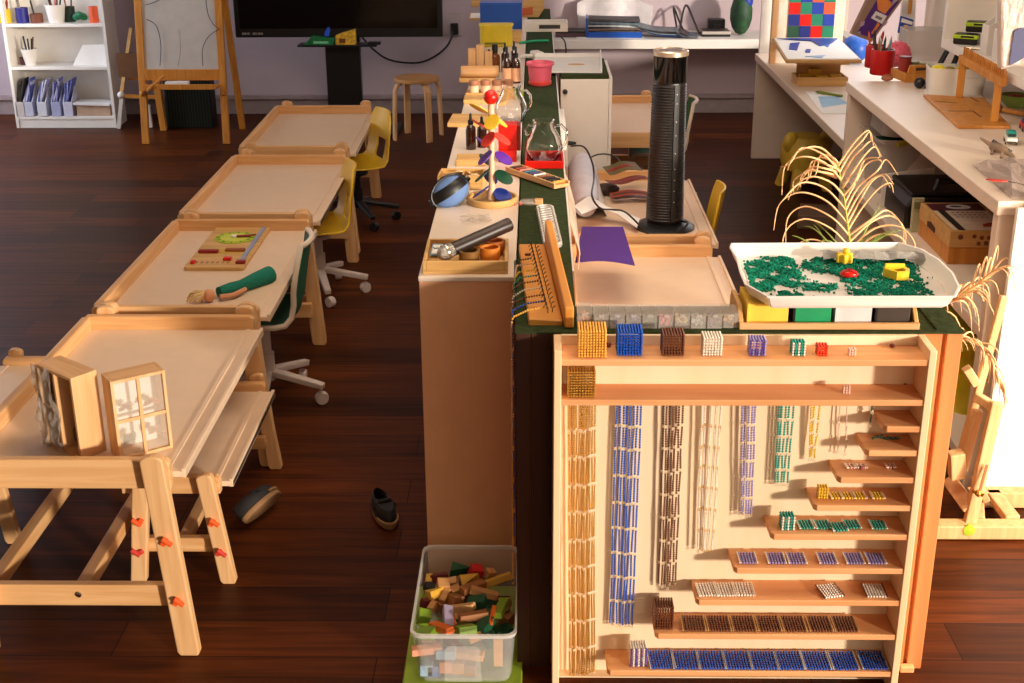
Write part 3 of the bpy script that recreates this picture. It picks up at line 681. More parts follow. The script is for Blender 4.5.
# pouch
p = on(458, 207); t = thing('round_pouch', 'round blue zip pouch with black bands, beside the toy tree', 'pouch', (p.x, p.y+.02, ZC+.006), R(28)); t.rotation_euler = (R(-12), R(-30), R(22))
part('shell', MB().ball((0, 0, .052), .068, (1.02, .62, .74), 20), plain('denim_blue', (96, 126, 178), .8, bump=.3), t, smooth=True)
b = MB()
for x0, x1 in ((-.07, .07),):
    b.tube([(.071*math.cos(w), .0, .052+.052*math.sin(w)) for w in [2*math.pi*k/24 for k in range(24)]], .007, 6, True)
part('piping', b, BLACK, t, smooth=True)
bd = MB().grid([[(x, y_, z_) for x in (-.071, -.036, 0, .036, .071)] for y_, z_ in ()] or [[(.068*1.03*math.cos(u)*math.cos(v), -.044*math.cos(v)*math.sin(abs(u)) if 0 else -.0445*math.sin(u)*math.cos(v), .052+.0525*math.sin(v)) for u in [R(8+164*k/10) for k in range(11)]] for v in [R(a_) for a_ in (-8, 8, 22, 34)]], .002)
part('band', bd, BLACK, t, smooth=True)
for s in (-1, 1): part('strap_loop', MB().tube([(s*.066, 0, .06), (s*.08, 0, .066), (s*.082, 0, .05), (s*.068, 0, .044)], .005, 6), BLACK, t, smooth=True)
# toy tree
p = on(492, 203); t = thing('toy_tree', 'wooden toy tree with coloured leaf discs and a red ball on top', 'toy', (p.x, p.y+.01, ZC))
part('base_dish', MB().lathe([(.001, 0), (.088, 0), (.091, .004), (.091, .022), (.086, .024), (.081, .022), (.079, .010), (.001, .010)], n=40), TANW, t, smooth=True)
part('trunk', MB().lathe([(.001, .01), (.019, .01), (.017, .04), (.012, .05), (.011, .07), (.0105, .35), (.001, .35)], n=16), plain('pale_trunk', (228, 190, 156), .5), t, smooth=True)
for i, (z, c, nm) in enumerate(((.052, (18, 40, 120), 'blue'), (.115, (12, 62, 40), 'dark green'), (.180, (96, 44, 160), 'purple'), (.245, (226, 54, 28), 'red'), (.305, (238, 196, 46), 'yellow'))):
    m = plain(nm.replace(' ', '_')+'_leaf', c, .45)
    for k, a in enumerate((-25, 100, 205)):
        a = R(a+i*18); M = Matrix.Rotation(a, 3, 'Z') @ Matrix.Rotation(R(-24 if k % 2 else 30), 3, 'Y') @ Matrix.Rotation(R(28), 3, 'X')
        P = [(.012+.036*(1-math.cos(w)), .029*math.sin(w)) for w in [2*math.pi*q/18 for q in range(18)]]
        q = MB().prism(P, .004, 'z', 0).move(M.to_4x4()); q.v = [(x, y, zz+z+.006*k) for x, y, zz in q.v]
        part('leaf', q, m, t, .001, label=nm+' leaf disc')
part('top_ball', MB().ball((0, 0, .372), .0255, n=20), RED, t, smooth=True, label='glossy red ball')
# wooden boxes and boards
p = on(463, 189); t = thing('divided_box', 'wooden divided box of pale scraps behind the blue pouch', 'box', (p.x-.005, p.y+.05, ZC), R(-4))
open_box(t, .17, .11, .052, .009, TANW)
part('divider', MB().b2((.0, -.046, .009), (.006, .046, .045)), TANW, t)
for k in range(8):
    x, y = random.uniform(-.06, .06), random.uniform(-.02, .03)
    part('scrap', MB().box((x, y, .02+.004*k % .03), (.034, .022, .004), (random.uniform(-.5, .5), random.uniform(-.5, .5), random.random()*3)), plain('scrap', (226, 196, 150), .7) if k == 0 else bpy.data.materials['scrap'], t)
p = on(470, 166); t = thing('wooden_block', 'square pale wooden block behind the divided box', 'block', (p.x+.005, p.y+.05, ZC)); part('block', MB().b2((-.06, -.055, 0), (.06, .055, .026)), TANW, t, .003)
p = on(470, 126); t = thing('wooden_board', 'flat wooden board overhanging the counter edge near the red ball', 'board', (p.x, p.y+.08, ZC), R(-3)); part('board', MB().b2((-.095, -.11, .0), (.09, .11, .018)), TANW, t, .003)
p = on(476, 103); t = thing('wooden_plank', 'pale wooden plank lying before the four lidded jars', 'plank', (p.x+.04, p.y+.03, ZC)); part('plank', MB().b2((-.10, -.06, 0), (.10, .06, .022)), TANW, t, .003)
def bottle(label, px, py, h, r, z=ZC, m=AMBER, lab=None, dropper=True, group='amber bottles'):
    p = on(px, py, z); t = thing('bottle', label, 'bottle', p, 0, group)
    part('glass', MB().lathe([(.001, 0), (r, .001), (r, h*.55), (r*.9, h*.62), (r*.45, h*.68), (r*.42, h*.72), (.001, h*.72)], n=18), m, t, smooth=True)
    part('cap', MB().lathe([(r*.55, h*.70), (r*.55, h*.80), (r*.3, h*.82), (r*.26, h*.97), (.001, h)] if dropper else [(r*.6, h*.70), (r*.6, h), (.001, h)], n=14), BLACK, t, smooth=True)
    if lab: part('label', MB().lathe([(r*1.01, h*.06), (r*1.01, h*.42)], n=18), lab, t, smooth=True)
    return t
bottle('amber dropper bottle with pale neck standing beside the toy tree', 471, 149, .15, .021)
bottle('amber dropper bottle half hidden behind the toy tree leaves', 482, 147, .13, .021)
PEACH = plain('peach_label', (230, 176, 134), .6)
for lab, px, py in (('dropper bottle with peach label, front one of the pair beyond the jars', 507, 83), ('dropper bottle with peach label, closer to the felt strip', 516, 83)): bottle(lab, px, py, .19, .024, lab=PEACH)
bottle('dark bottle standing behind the pair with peach labels', 505, 72, .16, .02); bottle('dark bottle standing behind the pair, beside the felt strip', 514, 70, .16, .02)
bottle('short brown bottle with black cap beside the wooden stand blocks', 495, 72, .15, .028, dropper=False, m=plain('brown_glass', (120, 66, 30), .2)); bottle('clear dropper bottle beside the wooden stand blocks', 489, 73, .13, .02, m=GLS)
# four lidded jars in a wooden rack
p = on(491, 99); t = thing('jar_rack', 'long wooden rack holding four pale lidded jars', 'rack', (p.x, p.y+.045, ZC))
part('bottom', MB().b2((-.125, -.05, 0), (.125, .05, .012)), TANW, t, .002)
for y in (-.05, .04): part('long_rail', MB().b2((-.125, y, .012), (.125, y+.01, .030)), TANW, t, .002)
JAR = plain('pale_jar', (236, 196, 160), .5); JL = plain('jar_lid', (170, 116, 84), .45)
for i in range(4):
    j = thing('lidded_jar', ('pale wooden jar with brown lid, end of the rack over the aisle', 'pale wooden jar, second from the aisle end of the rack', 'pale wooden jar, third from the aisle end of the rack', 'pale wooden jar at the rack end near the felt strip')[i], 'jar', (p.x-.085+.057*i, p.y+.045, ZC+.0122), 0, 'lidded jars in the rack')
    part('body', MB().lathe([(.001, 0), (.022, 0), (.024, .01), (.024, .048), (.001, .048)], n=18), JAR, j, smooth=True)
    part('lid', MB().lathe([(.025, .0485), (.026, .053), (.026, .070), (.022, .074), (.001, .075)], n=18), JL, j, smooth=True)
p = on(514, 93); solo('toy_cone', MB().lathe([(.022, 0), (.02, .004), (.001, .05)], n=14, M=Matrix.Rotation(R(90), 3, 'Y')), BLACK, 'small black cone lying beside the jar rack', 'toy', (p.x-.03, p.y, ZC+.024))
p = on(521, 96); solo('lime_peg', MB().lathe([(.001, 0), (.014, 0), (.014, .03), (.001, .03)], n=12), LIME, 'lime green peg beside the black cone', 'peg', p, smooth=True)
# log, blocks, containers further along
p = on(480, 82); t = thing('wooden_log', 'round wooden log lying on a plank beyond the jar rack', 'log', (p.x, p.y+.02, ZC))
part('log', MB().lathe([(.001, -.10), (.028, -.10), (.03, -.095), (.03, .095), (.028, .10), (.001, .10)], (0, 0, .052), 18, Matrix.Rotation(R(90), 3, 'Y')), PX, t, smooth=True)
part('plank', MB().b2((-.11, -.04, 0), (.08, .06, .022)), TANW, t, .003)
p = on(480, 74); t = thing('block_stand', 'upright wooden stand of three blocks behind the log', 'blocks', (p.x, p.y+.04, ZC))
for i, h in enumerate((.13, .15, .12)): part('block', MB().b2((-.065+.045*i, -.03, 0), (-.022+.045*i, .03, h)), PZ, t, .003)
p = on(496, 47); t = thing('yellow_basket', 'yellow plastic basket standing before the bright blue box', 'basket', (p.x, p.y+.05, ZC))
part('body', MB().prism(rrect(-.10, -.05, .10, .05, .03), .13, 'z', 0), plain('mustard_plastic', (206, 180, 26), .45), t, .006, smooth=True)
part('slot', MB().b2((-.07, -.0515, .015), (.06, -.049, .028)), plain('olive', (120, 110, 20), .6), t)
part('rim', MB().prism(rrect(-.106, -.056, .106, .056, .032), .012, 'z', .122), plain('mustard_plastic2', (214, 190, 40), .45), t, .003)
p = on(513, 43); t = thing('tan_block', 'tan wooden block beside the yellow basket', 'block', (p.x+.005, p.y+.04, ZC)); part('block', MB().b2((-.05, -.04, 0), (.05, .04, .07)), TANW, t, .003)
p = on(501, 30); t = thing('blue_box', 'bright blue box with pale lid edge behind the yellow basket', 'box', (p.x, p.y+.12, ZC))
part('body', MB().b2((-.14, -.08, 0), (.14, .08, .17)), BLUE, t, .004); part('lid_edge', MB().b2((-.142, -.082, .158), (.142, .082, .172)), plain('lid_blue', (20, 84, 176), .4), t, .003)
p = on(476, 23); t = thing('picture_tile', 'small pale tile in a wooden frame beside the blue box', 'tile', (p.x, p.y+.1, ZC), R(-4))
part('frame', MB().box((0, 0, .03), (.10, .09, .014), (R(20), 0, 0)), TANW, t, .003); part('face', MB().box((0, -.003, .0385), (.08, .07, .003), (R(20), 0, 0)), PAPW, t)
p = on(530, 18); t = thing('house_box', 'wooden house-shaped box with an orange panel at the counter far end', 'box', (p.x, p.y+.05, ZC))
part('body', MB().prism([(-.10, 0), (.06, 0), (.10, .06), (.10, .12), (-.02, .13), (-.10, .08)], .12, 'y', -.02), TANW, t, .003)
part('panel', MB().prism([(-.085, .01), (.02, .02), (.02, .075), (-.085, .06)], .004, 'y', -.0245), plain('orange_panel', (196, 92, 44), .6), t)
p = on(500, 8); t = thing('long_tray', 'long wooden tray with rounded knobs behind the blue box', 'tray', (p.x, p.y+.12, ZC))
part('body', MB().b2((-.22, -.05, 0), (.22, .05, .08)), TANW, t, .004)
for k in range(4): part('knob', MB().ball((-.17+.11*k, -.03, .085), .02, n=10), OAK, t, smooth=True)
# red prism and pitchers
p = on(509, 163); t = thing('red_box', 'tall bright red open-topped box beside the toy tree', 'box', (p.x, p.y+.07, ZC), R(0))
part('body', MB().b2((-.042, -.04, 0), (.03, .04, .145)), RED, t, .002); part('lower_step', MB().b2((-.042, -.056, 0), (.03, -.0402, .045)), RED, t, .002); part('fin', MB().b2((.0302, -.03, .04), (.046, .05, .14)), DRED, t, .002)
def pitcher(label, p, s):
    t = thing('glass_pitcher', label, 'pitcher', p, R(-12), 'glass pitchers')
    pr = [(.001, .002), (.04, .002), (.05, .012), (.066, .045), (.060, .075), (.038, .118), (.034, .128), (.040, .142), (.037, .142), (.031, .128), (.035, .115), (.057, .074), (.063, .045), (.047, .014), (.038, .006), (.001, .006)]
    part('bowl', MB().lathe([(r*s, z*s) for r, z in pr], n=28), GLS, t, smooth=True)
    part('handle', MB().tube([(x*s, 0, z*s) for x, z in ((.037, .122), (.06, .128), (.078, .11), (.08, .08), (.07, .055), (.053, .05))], .005*s, 8), GLS, t, smooth=True)
    part('lip_loop', MB().tube([(x*s, 0, z*s) for x, z in ((-.036, .122), (-.055, .122), (-.065, .105), (-.06, .09), (-.048, .085))], .004*s, 8), GLS, t, smooth=True)
pitcher('clear glass pitcher standing behind the tall red box', on(511, 125)+Vector((0, .06, 0)), 1.15)
rt = on(546, 168); t = thing('red_tray', 'red tray under the glass pitcher on the felt strip', 'tray', (.035, rt.y+.07, ZC+.0005))
part('base', MB().b2((-.072, -.08, 0), (.076, .09, .008)), DRED, t, .002); part('front_wall', MB().b2((-.074, -.084, 0), (.078, -.076, .03)), RED, t, .002); part('back_wall', MB().b2((-.074, .082, 0), (.078, .09, .03)), RED, t, .002)
for x in (-.074, .07): part('side_wall', MB().b2((x, -.0755, .0), (x+.008, .0815, .03)), RED, t, .002)
pitcher('round glass pitcher with two handles standing on the red tray', (.035, rt.y+.075, ZC+.010), 1.15)
# colour sticks box, strip tray, small bits
a, b = on(513, 172), on(562, 189)
t = thing('stick_box', 'flat wooden box of coloured sticks lying aslant onto the felt', 'stick box', ((a.x+b.x)/2, (a.y+b.y)/2, ZC+.0045), math.atan2(b.y-a.y, b.x-a.x))
L = (b-a).length
part('base', MB().b2((-L/2, -.036, 0), (L/2, .036, .012)), PX, t, .002)
for y in (-.036, .029): part('long_wall', MB().b2((-L/2, y, .0122), (L/2, y+.007, .022)), PX, t, .002)
for i, c in enumerate(((70, 40, 24), (150, 60, 40), (214, 130, 120), (40, 110, 130), (70, 60, 110), (230, 226, 220), (130, 80, 50), (30, 24, 22), (24, 22, 20), (206, 150, 70))):
    part('stick', MB().lathe([(.001, -.026), (.006, -.026), (.006, .026), (.001, .026)], (-L/2+.02+i*(L-.04)/9, 0, .0185), 8, Matrix.Rotation(R(90), 3, 'X')), plain('stick%d' % i, c, .5), t, smooth=True)
t = thing('strip_tray', 'white ribbed plastic strip lying along the felt behind the bead stand', 'strip', (.045, 4.16, ZC+.0005), R(3))
b = MB()
for i in range(15): b.lathe([(.001, 0), (.030, 0), (.032, .006), (.030, .018), (.024, .018), (.022, .006), (.001, .006)], (0, -.21+.029*i, 0), 14)
part('cups', b, plain('translucent_white', (206, 200, 192), .35), t, smooth=True)
p = on(529, 203, ZC); t = thing('glass_lid', 'round clear glass lid on the felt edge', 'lid', (p.x, p.y, ZC+.0006)); part('disc', MB().lathe([(.001, 0), (.034, 0), (.036, .004), (.03, .009), (.001, .011)], n=24), clear('lid_glass', (210, 200, 190), .4, .1), t, smooth=True)  # the round glass lid
p = on(539, 204); t = thing('wood_chip', 'small square piece of wood on the felt beside the white strip', 'block', (p.x, p.y, ZC+.0005)); part('chip', MB().b2((-.016, -.016, 0), (.014, .02, .016)), PX, t, .003)
p = on(518, 205); t = thing('pink_scrap', 'little heap of pink beads at the counter edge', 'beads', (p.x-.005, p.y, ZC)); b = MB()
for k in range(8): b.ball((random.uniform(-.02, .018), random.uniform(-.015, .015), .004), .0055, n=6)
part('beads', b, plain('coral_bits', (224, 110, 92), .5), t, kind='stuff', smooth=True)
# felt strip things further off
p = on(540, 85, ZC); t = thing('pink_pot', 'pink plastic pot with frilled rim standing on the felt strip', 'pot', (p.x, p.y, ZC+.0005))
part('pot', MB().lathe([(.001, 0), (.05, 0), (.054, .01), (.064, .10), (.073, .105), (.073, .118), (.066, .118), (.058, .11), (.048, .012), (.001, .01)], n=22), PINK, t, smooth=True)
part('frill', MB().lathe([(.052, .002), (.059, .006), (.06, .022), (.056, .026)], n=22), CORAL, t, smooth=True)
p = on(537, 60); t = thing('plug_adaptor', 'white plug adaptor with cord stub lying on the felt', 'plug', (p.x, p.y, ZC+.001), R(20)); part('body', MB().b2((-.03, -.05, 0), (.03, .05, .05)), OFFW, t, .012); part('pin', MB().tube([(-.03, .0, .02), (-.07, -.02, .03), (-.09, .02, .02)], .012, 8), OFFW, t, smooth=True)
p = on(534, 43); solo('green_stick', MB().tube([(-.09, -.05, .008), (0, .0, .012), (.09, .04, .008)], .008, 8), plain('mint', (30, 160, 110), .5), 'bright green stick lying on the felt strip', 'stick', (p.x, p.y, ZC), smooth=True)
p = on(545, 31); t = thing('white_caddy', 'white plastic caddy set across the felt strip', 'caddy', (p.x, p.y+.04, ZC))
open_box(t, .30, .16, .06, .012, OFFW); part('dark_slot', MB().b2((-.04, -.081, .02), (.10, -.0802, .045)), DGREY, t)
p = on(538, 13); t = thing('white_cube', 'tiny white cube on the felt strip near the far wall', 'cube', (p.x, p.y, ZC)); part('cube', MB().b2((-.022, -.022, 0), (.022, .022, .044)), OFFW, t, .004)
p = on(566, 60); t = thing('power_strip', 'white power strip hanging along the divider edge', 'power strip', (.128, 6.05, .96))
part('body', MB().b2((-.009, -.28, -.03), (.014, .28, .05)), OFFW, t, .006); part('socket', MB().lathe([(.02, 0), (.02, .004), (.014, .004)], (.015, .1, .01), 14, Matrix.Rotation(R(90), 3, 'Y')), PAPER, t)
# ------------------------------------------------------------------ white box cabinet with felt and tray
t = thing('box_cabinet', 'tall white box cabinet with felt top, beside the divider', 'cabinet', (.262, 7.28, 0))
part('front_panel', MB().b2((-.124, -.28, .02), (.134, -.262, ZT)), WHITE, t, .003); part('side_panel', MB().b2((.135, -.28, 0), (.152, .3, ZT+.008)), WHITE, t, .003); part('carcass', MB().b2((-.124, -.262, 0), (.134, .3, ZT)), WHITE, t, .003)
part('felt_top', MB().b2((-.124, -.282, ZT+.0005), (.134, .3, ZT+.02)), FELT, t, .004); part('knob', MB().ball((-.10, -.287, .97), .014, n=10), DGREY, t, smooth=True)
t = thing('paper_tray', 'white paper tray on top of the white box cabinet', 'tray', (.19, 7.3, ZT+.0215), R(-2))
part('base', MB().b2((-.2, -.24, 0), (.18, .26, .008)), PAPER, t, .002)
part('end_wall', MB().prism([(-.24, .008), (.26, .008), (.26, .05), (-.22, .03)], .008, 'x', .172), PAPER, t); part('long_wall', MB().b2((-.2, .252, .008), (.172, .26, .03)), PAPER, t); part('stain', MB().prism(circ(.04, 0, .04, 12, 1.2, .8), .0006, 'z', .008), TANW, t)
# ------------------------------------------------------------------ things on the two tables by the divider
z5 = .5755
a = MB().grid([[Vector((.155+.25*u, 4.93+.36*v, z5+.055+.11*(1-v)*(.9-.25*u)+.07*v+.03*math.sin(3*u)*v)) for u in [k/8 for k in range(9)]] for v in [k/6 for k in range(7)]], .001)
q = [aty(*p_) for p_ in ((575, 263, 4.66), (635, 266, 4.66), (623, 227, 5.1), (582, 227, 5.1))]
rows = []
for v in [k/6 for k in range(7)]:
    rows.append([q[0].lerp(q[1], u).lerp(q[3].lerp(q[2], u), v)+Vector((0, 0, .012*math.sin(math.pi*u)*(1-v))) for u in [k/8 for k in range(9)]])
solo('purple_sheet', MB().grid(rows, .0015), PURP, 'purple sheet of card propped on the divider edge above the near table', 'paper')
r = MB().grid([[Vector((.135+.03*k+.0*j, 4.72+.42*j/6, z5+.055+.03*math.sin(k*1.1+j*.6)+.15*(k == 0)-.02*k)) for k in range(3)] for j in range(7)], .002)
solo('plastic_sleeve', MB().grid([[Vector((x, 4.58+.10*j, z)) for x, z in ((.128, .94), (.14, .90+.01*(j % 2)), (.165, .82), (.16, .76+.02*(j % 2)))] for j in range(8)], .002), plain('sleeve_cream', (232, 214, 190), .35), 'crumpled cream plastic edging hanging down by the purple sheet', 'edging', smooth=True)
# papers, pouch, paper roll on the fan table
solo('paper_sheet', MB().grid([[atz(550+(px-550), py, z5+.03+zz) for px, py, zz in rw] for rw in (((574, 206, .10), (590, 195, .08), (603, 205, .04), (640, 218, .005)), ((582, 214, .10), (600, 207, .06), (618, 214, .03), (637, 228, .0)))], .001), PAPW, 'curled white sheet of paper hanging over the near end of the fan table', 'paper')
a = atz(592, 205, z5); b_ = atz(578, 168, z5)
t = thing('paper_roll', 'large pale bolster-shaped roll of paper leaning on the fan table', 'roll', ((a.x+b_.x)/2, 6.2, z5))
part('roll', MB().lathe([(.001, -.32), (.05, -.315), (.068, -.2), (.072, 0), (.07, .2), (.05, .31), (.001, .32)], (-.02, 0, .095), 22, Matrix.Rotation(R(-84), 3, 'X')), plain('lavender_white', (206, 204, 216), .6), t, smooth=True)
part('flap', MB().grid([[(.045, -.3, .08), (.045, .3, .14)], [(.085, -.26, .004), (.085, .22, .004)]], .002), PAPER, t)
p = atz(628, 200, z5)
for k, (dx, dy, rz, m, w, lab) in enumerate(((.0, .05, 20, plain('patterned_red', (110, 40, 30), .6), .09, 'dark red patterned leaflet in the heap beside the fan'), (-.02, .16, 28, plain('olive_leaflet', (96, 84, 50), .6), .08, 'olive and red leaflet leaning on top of the heap by the fan'), (.03, -.03, 6, plain('rust', (150, 58, 34), .6), .1, 'rust red leaflet at the front of the heap by the fan'), (.05, .0, 12, PAPER, .11, 'white torn paper under the leaflets beside the fan'))):
    t = thing('leaflet', lab, 'paper', (p.x+dx, p.y+dy, z5+.002+.024*(3-k if k < 3 else 0)+(.06 if k == 1 else 0)), R(rz), 'leaflets heaped by the fan')
    part('sheet', MB().grid([[(x, y, .008*math.sin(2.6*x/w+k)+.03*(y/w if k == 1 else 0)+.014) for x in sp(-w*1.2, w*1.2, 9)] for y in (-w*.45, 0, w*.45)], .002), m, t)
    part('edge_strip', MB().grid([[(x, y, .008*math.sin(2.6*x/w+k)+.03*(y/w if k == 1 else 0)+.0165) for x in sp(-w*1.1, w*.9, 9)] for y in (-w*.12, w*.06)], .001), DRED if k != 2 else DGREY, t)
p = atz(607, 198, z5); t = thing('dark_pouch', 'dark brown scrunched pouch beside the leaflets', 'pouch', (p.x, p.y+.06, z5)); part('pouch', MB().ball((0, 0, .03), .06, (1.1, .7, .5), 14), plain('pouch_brown', (58, 40, 34), .7, bump=.6, scale=40), t, smooth=True)
# tower fan
t = thing('tower_fan', 'tall black tower fan with ribbed grille standing on the table', 'fan', (.592, 5.76, z5))
part('base', MB().lathe([(.001, 0), (.135, 0), (.138, .008), (.12, .02), (.08, .03), (.001, .032)], n=36), BLACK, t, smooth=True)
pr = [(.078, .032)]
z = .045
while z < .655:
    r = .083-.011*(z/.66); pr += [(r, z), (r+.0035, z+.003), (r+.0035, z+.0065), (r, z+.0095)]; z += .0125
pr.append((.071, .665))
part('grille', MB().lathe(pr, n=40), plain('fan_black', (26, 22, 20), .35), t)
part('head', MB().lathe([(.0735, .665), (.075, .668), (.075, .775), (.0765, .78), (.001, .78)], n=36), GLOSSB, t, smooth=True)
part('top_ring', MB().lathe([(.0785, .780), (.0785, .798), (.074, .803), (.064, .804), (.062, .797), (.001, .797)], n=36), plain('champagne', (206, 186, 164), .3, metal=.7), t, smooth=True)
part('top_display', MB().lathe([(.001, .7975), (.05, .7975), (.048, .801), (.001, .801)], n=30), GLOSSB, t, smooth=True)
cs = MB().grid([[((.088-.011*(z/.66))*math.cos(R(a)), (.088-.011*(z/.66))*math.sin(R(a)), z) for a in (-78, -70, -62)] for z in sp(.05, .66, 8)], .003)
part('control_strip', cs, BLACK, t)
d = MB()
for z in (.14, .19, .24, .29, .36, .44, .5, .58, .62): d.ball(((.0885-.011*(z/.66))*math.cos(R(-70)), (.0885-.011*(z/.66))*math.sin(R(-70)), z), .0038, n=6)
part('indicator', d, OFFW, t)
cd = [aty(571, 146, 6.2), aty(584, 147, 6.05), aty(592, 162, 5.95), aty(594, 178, 5.9), aty(592, 196, 5.7), aty(600, 208, 5.7), aty(612, 213, 5.7), aty(626, 219, 5.65)]
cd = [Vector((p_.x, p_.y, max(p_.z, z5+.1))) for p_ in cd]+[Vector((.50, 5.62, z5+.02)), Vector((.56, 5.6, z5+.008)), Vector((.63, 5.62, z5+.008)), Vector((.69, 5.68, z5+.04)), Vector((.66, 5.74, z5+.035))]
def smooth_path(P, k=6):
    out = []
    for i in range(len(P)-1):
        p0, p1, p2, p3 = P[max(i-1, 0)], P[i], P[i+1], P[min(i+2, len(P)-1)]
        for j in range(k):
            u = j/k; out.append(.5*((2*p1)+(p2-p0)*u+(2*p0-5*p1+4*p2-p3)*u*u+(3*p1-p0-3*p2+p3)*u**3))
    return out+[P[-1]]
solo('fan_cable', MB().tube(smooth_path(cd), .0045, 6), BLACK, 'black power cord looping from the white plug to the fan', 'cord', smooth=True)
p = aty(571, 145, 6.2); t = thing('wall_plug', 'white plug on the divider edge where the black cord starts', 'plug', (.14, 6.24, p.z)); part('body', MB().b2((-.016, -.05, -.11), (.02, .05, .05)), OFFW, t, .01); part('cord_grip', MB().lathe([(.012, 0), (.006, .04)], (.02, 0, 0), 8, Matrix.Rotation(R(90), 3, 'Y')), BLACK, t)
lp = [Vector((.36, 6.72, z5+.06)) + Vector((.09*math.cos(w), .02*math.sin(w), .055*math.sin(w))) for w in [2*math.pi*k/24 for k in range(24)]]
solo('thin_cable', MB().tube(lp, .004, 6, True), DGREY, 'thin dark cable loop by the far rail of the fan table', 'cord', smooth=True)
# ------------------------------------------------------------------ window boxes on the front table
def window_box(label, a, b, depth, h, film, group='little wooden window boxes'):
    """a, b: front bottom corners, seen from the front"""
    a = Vector(a); b = Vector(b); w = (b-a).length; rz = math.atan2(b.y-a.y, b.x-a.x)
    t = thing('window_box', label, 'box', ((a.x+b.x)/2, (a.y+b.y)/2, a.z), rz, group)
    x = w/2; th = .009
    part('side_board', MB().b2((-x, 0, 0), (-x+th, depth, h)), PZ, t, .001); part('side_board', MB().b2((x-th, 0, 0), (x, depth, h)), PZ, t, .001)
    part('top_board', MB().b2((-x+th, 0, h-th), (x-th, depth, h)), PX, t, .001); part('bottom_board', MB().b2((-x+th, 0, 0), (x-th, depth, th)), PX, t, .001)
    part('back_board', MB().b2((-x+th, depth-.006, th), (x-th, depth, h-th)), PAPW if film else DRED, t)  # dark red back puts the open box's inner shade into its colour
    return t, x, h, th
t, x, h, th = window_box('wooden box with four window panes showing printed plants, on the front table', (-1.198, 3.361, .5755), (-1.067, 3.452, .5755), .075, .248, True)
m = MB().b2((-.005, -.004, th), (.005, .004, h-th)).b2((-x+th, -.004, h*.48-.005), (-.005, .004, h*.48+.005)).b2((.005, -.004, h*.48-.005), (x-th, .004, h*.48+.005))
m.b2((-x, -.006, 0), (-x+.009, 0, h)).b2((x-.009, -.006, 0), (x, 0, h)).b2((-x+.009, -.006, h-.009), (x-.009, 0, h)).b2((-x+.009, -.006, 0), (x-.009, 0, .009))
part('sash', m, PZ, t, .001, label='pale window frame with a cross bar')
for sx in (-1, 1):
    for k in (0, 1):
        lo, hi = (th+.002, h*.48-.006) if k == 0 else (h*.48+.006, h-th-.002)
        xa, xb = (-x+th+.001, -.006) if sx < 0 else (.006, x-th-.001)
        pn = part('pane', MB().b2((xa, .002, lo), (xb, .0035, hi)), clear('pane_film', (238, 226, 208), .22, .15) if 'pane_film' not in bpy.data.materials else bpy.data.materials['pane_film'], t)
        cx = (xa+xb)/2; r = (xb-xa)*.42; pl = MB(); zc = lo+(hi-lo)*(.45 if k == 0 else .22)
        for q in range(16 if (sx < 0 and k == 0) else 11):
            aa = R(200*q/10-10) if not (sx < 0 and k == 0) else R(360*q/16); l = r*random.uniform(.6, 1)
            pl.prism([(cx+l*.15*math.cos(aa+1), zc+l*.15*math.sin(aa+1)), (cx+l*math.cos(aa-.12), zc+l*.85*math.sin(aa-.12)), (cx+l*math.cos(aa+.14), zc+l*.85*math.sin(aa+.14)), (cx+l*.15*math.cos(aa-1), zc+l*.15*math.sin(aa-1))], .003, 'y', .006+.0008*q)
        part('plant_print', pl, plain('print_%d%d' % (sx, k), {(-1, 0): (96, 104, 76), (1, 0): (168, 128, 96), (-1, 1): (150, 108, 76), (1, 1): (176, 112, 80)}[(sx, k)], .7, var=.3), pn)
t, x, h, th = window_box('wooden box wrapped in torn clear plastic, its front open and dark, on the front table', (-1.452, 3.478, .5755), (-1.308, 3.365, .5755), .085, .255, False)
part('partition', MB().b2((-.004, .0, th), (.004, .078, h-th)), PZ, t); part('partition', MB().b2((-x+th, .004, h*.5-.004), (-.004, .078, h*.5+.004)), PX, t)
for s, lo in ((-1, th), (-1, h*.5+.005), (1, th)):
    xa = -x+th if s < 0 else .0045
    part('inner_clump', MB().ball((xa+.026, .045, lo+.04), .03, (.9, .7, 1.1), 10), plain('clump%d%d' % (s+1, int(lo*100)), (92, 70, 48), .9, bump=1, scale=60), t, smooth=True)
random.seed(11)
rows = [[(-x-.006+.115*i/9-.035*max(0, (.6-j/12))*(i/9), -.004-.012*random.random()-.012*math.sin(i*1.3+j*.9)*.4, h*1.0-(h*.985)*j/12+(.01*math.sin(i))*(j < 2)) for i in range(10)] for j in range(13)]
part('plastic_wrap', MB().grid(rows, .0008), FILM, t, label='torn clear plastic hanging over the opening')
# ------------------------------------------------------------------ clock board and doll on the second table
q = [atz(*p_, .5758) for p_ in ((187, 271), (247, 271), (274, 229), (208, 231))]
c = sum(q, Vector())/4; u = (q[1]-q[0]); rz = math.atan2(u.y, u.x); w = u.length; d = ((q[3]+q[2])/2-(q[0]+q[1])/2).length
t = thing('clock_board', 'wooden calendar board with a lime clock dial and red sliders on the second table', 'learning board', (c.x, c.y, .5758), rz)
w *= 1.0; hw, hd = w/2, d/2
part('board', MB().prism(rrect(-hw, -hd, hw, hd, .015), .016, 'z', 0), TANW, t, .002)
dc = (.0, hd*.40)
part('dial', MB().prism(circ(dc[0], dc[1], hw*.72, 40, 1, 1), .003, 'z', .016), plain('lime_dial', (164, 184, 30), .6), t)
part('dial_ring', MB().prism(circ(dc[0], dc[1], hw*.52, 30), .001, 'z', .019), plain('lime_light', (196, 200, 70), .6), t)
tk = MB()
for k in range(12): a = R(30*k); tk.box((dc[0]+hw*.61*math.cos(a), dc[1]+hw*.61*math.sin(a), .0195), (.016, .006, .001), (0, 0, a))
part('hour_mark', tk, plain('dial_green', (70, 110, 30), .6), t)
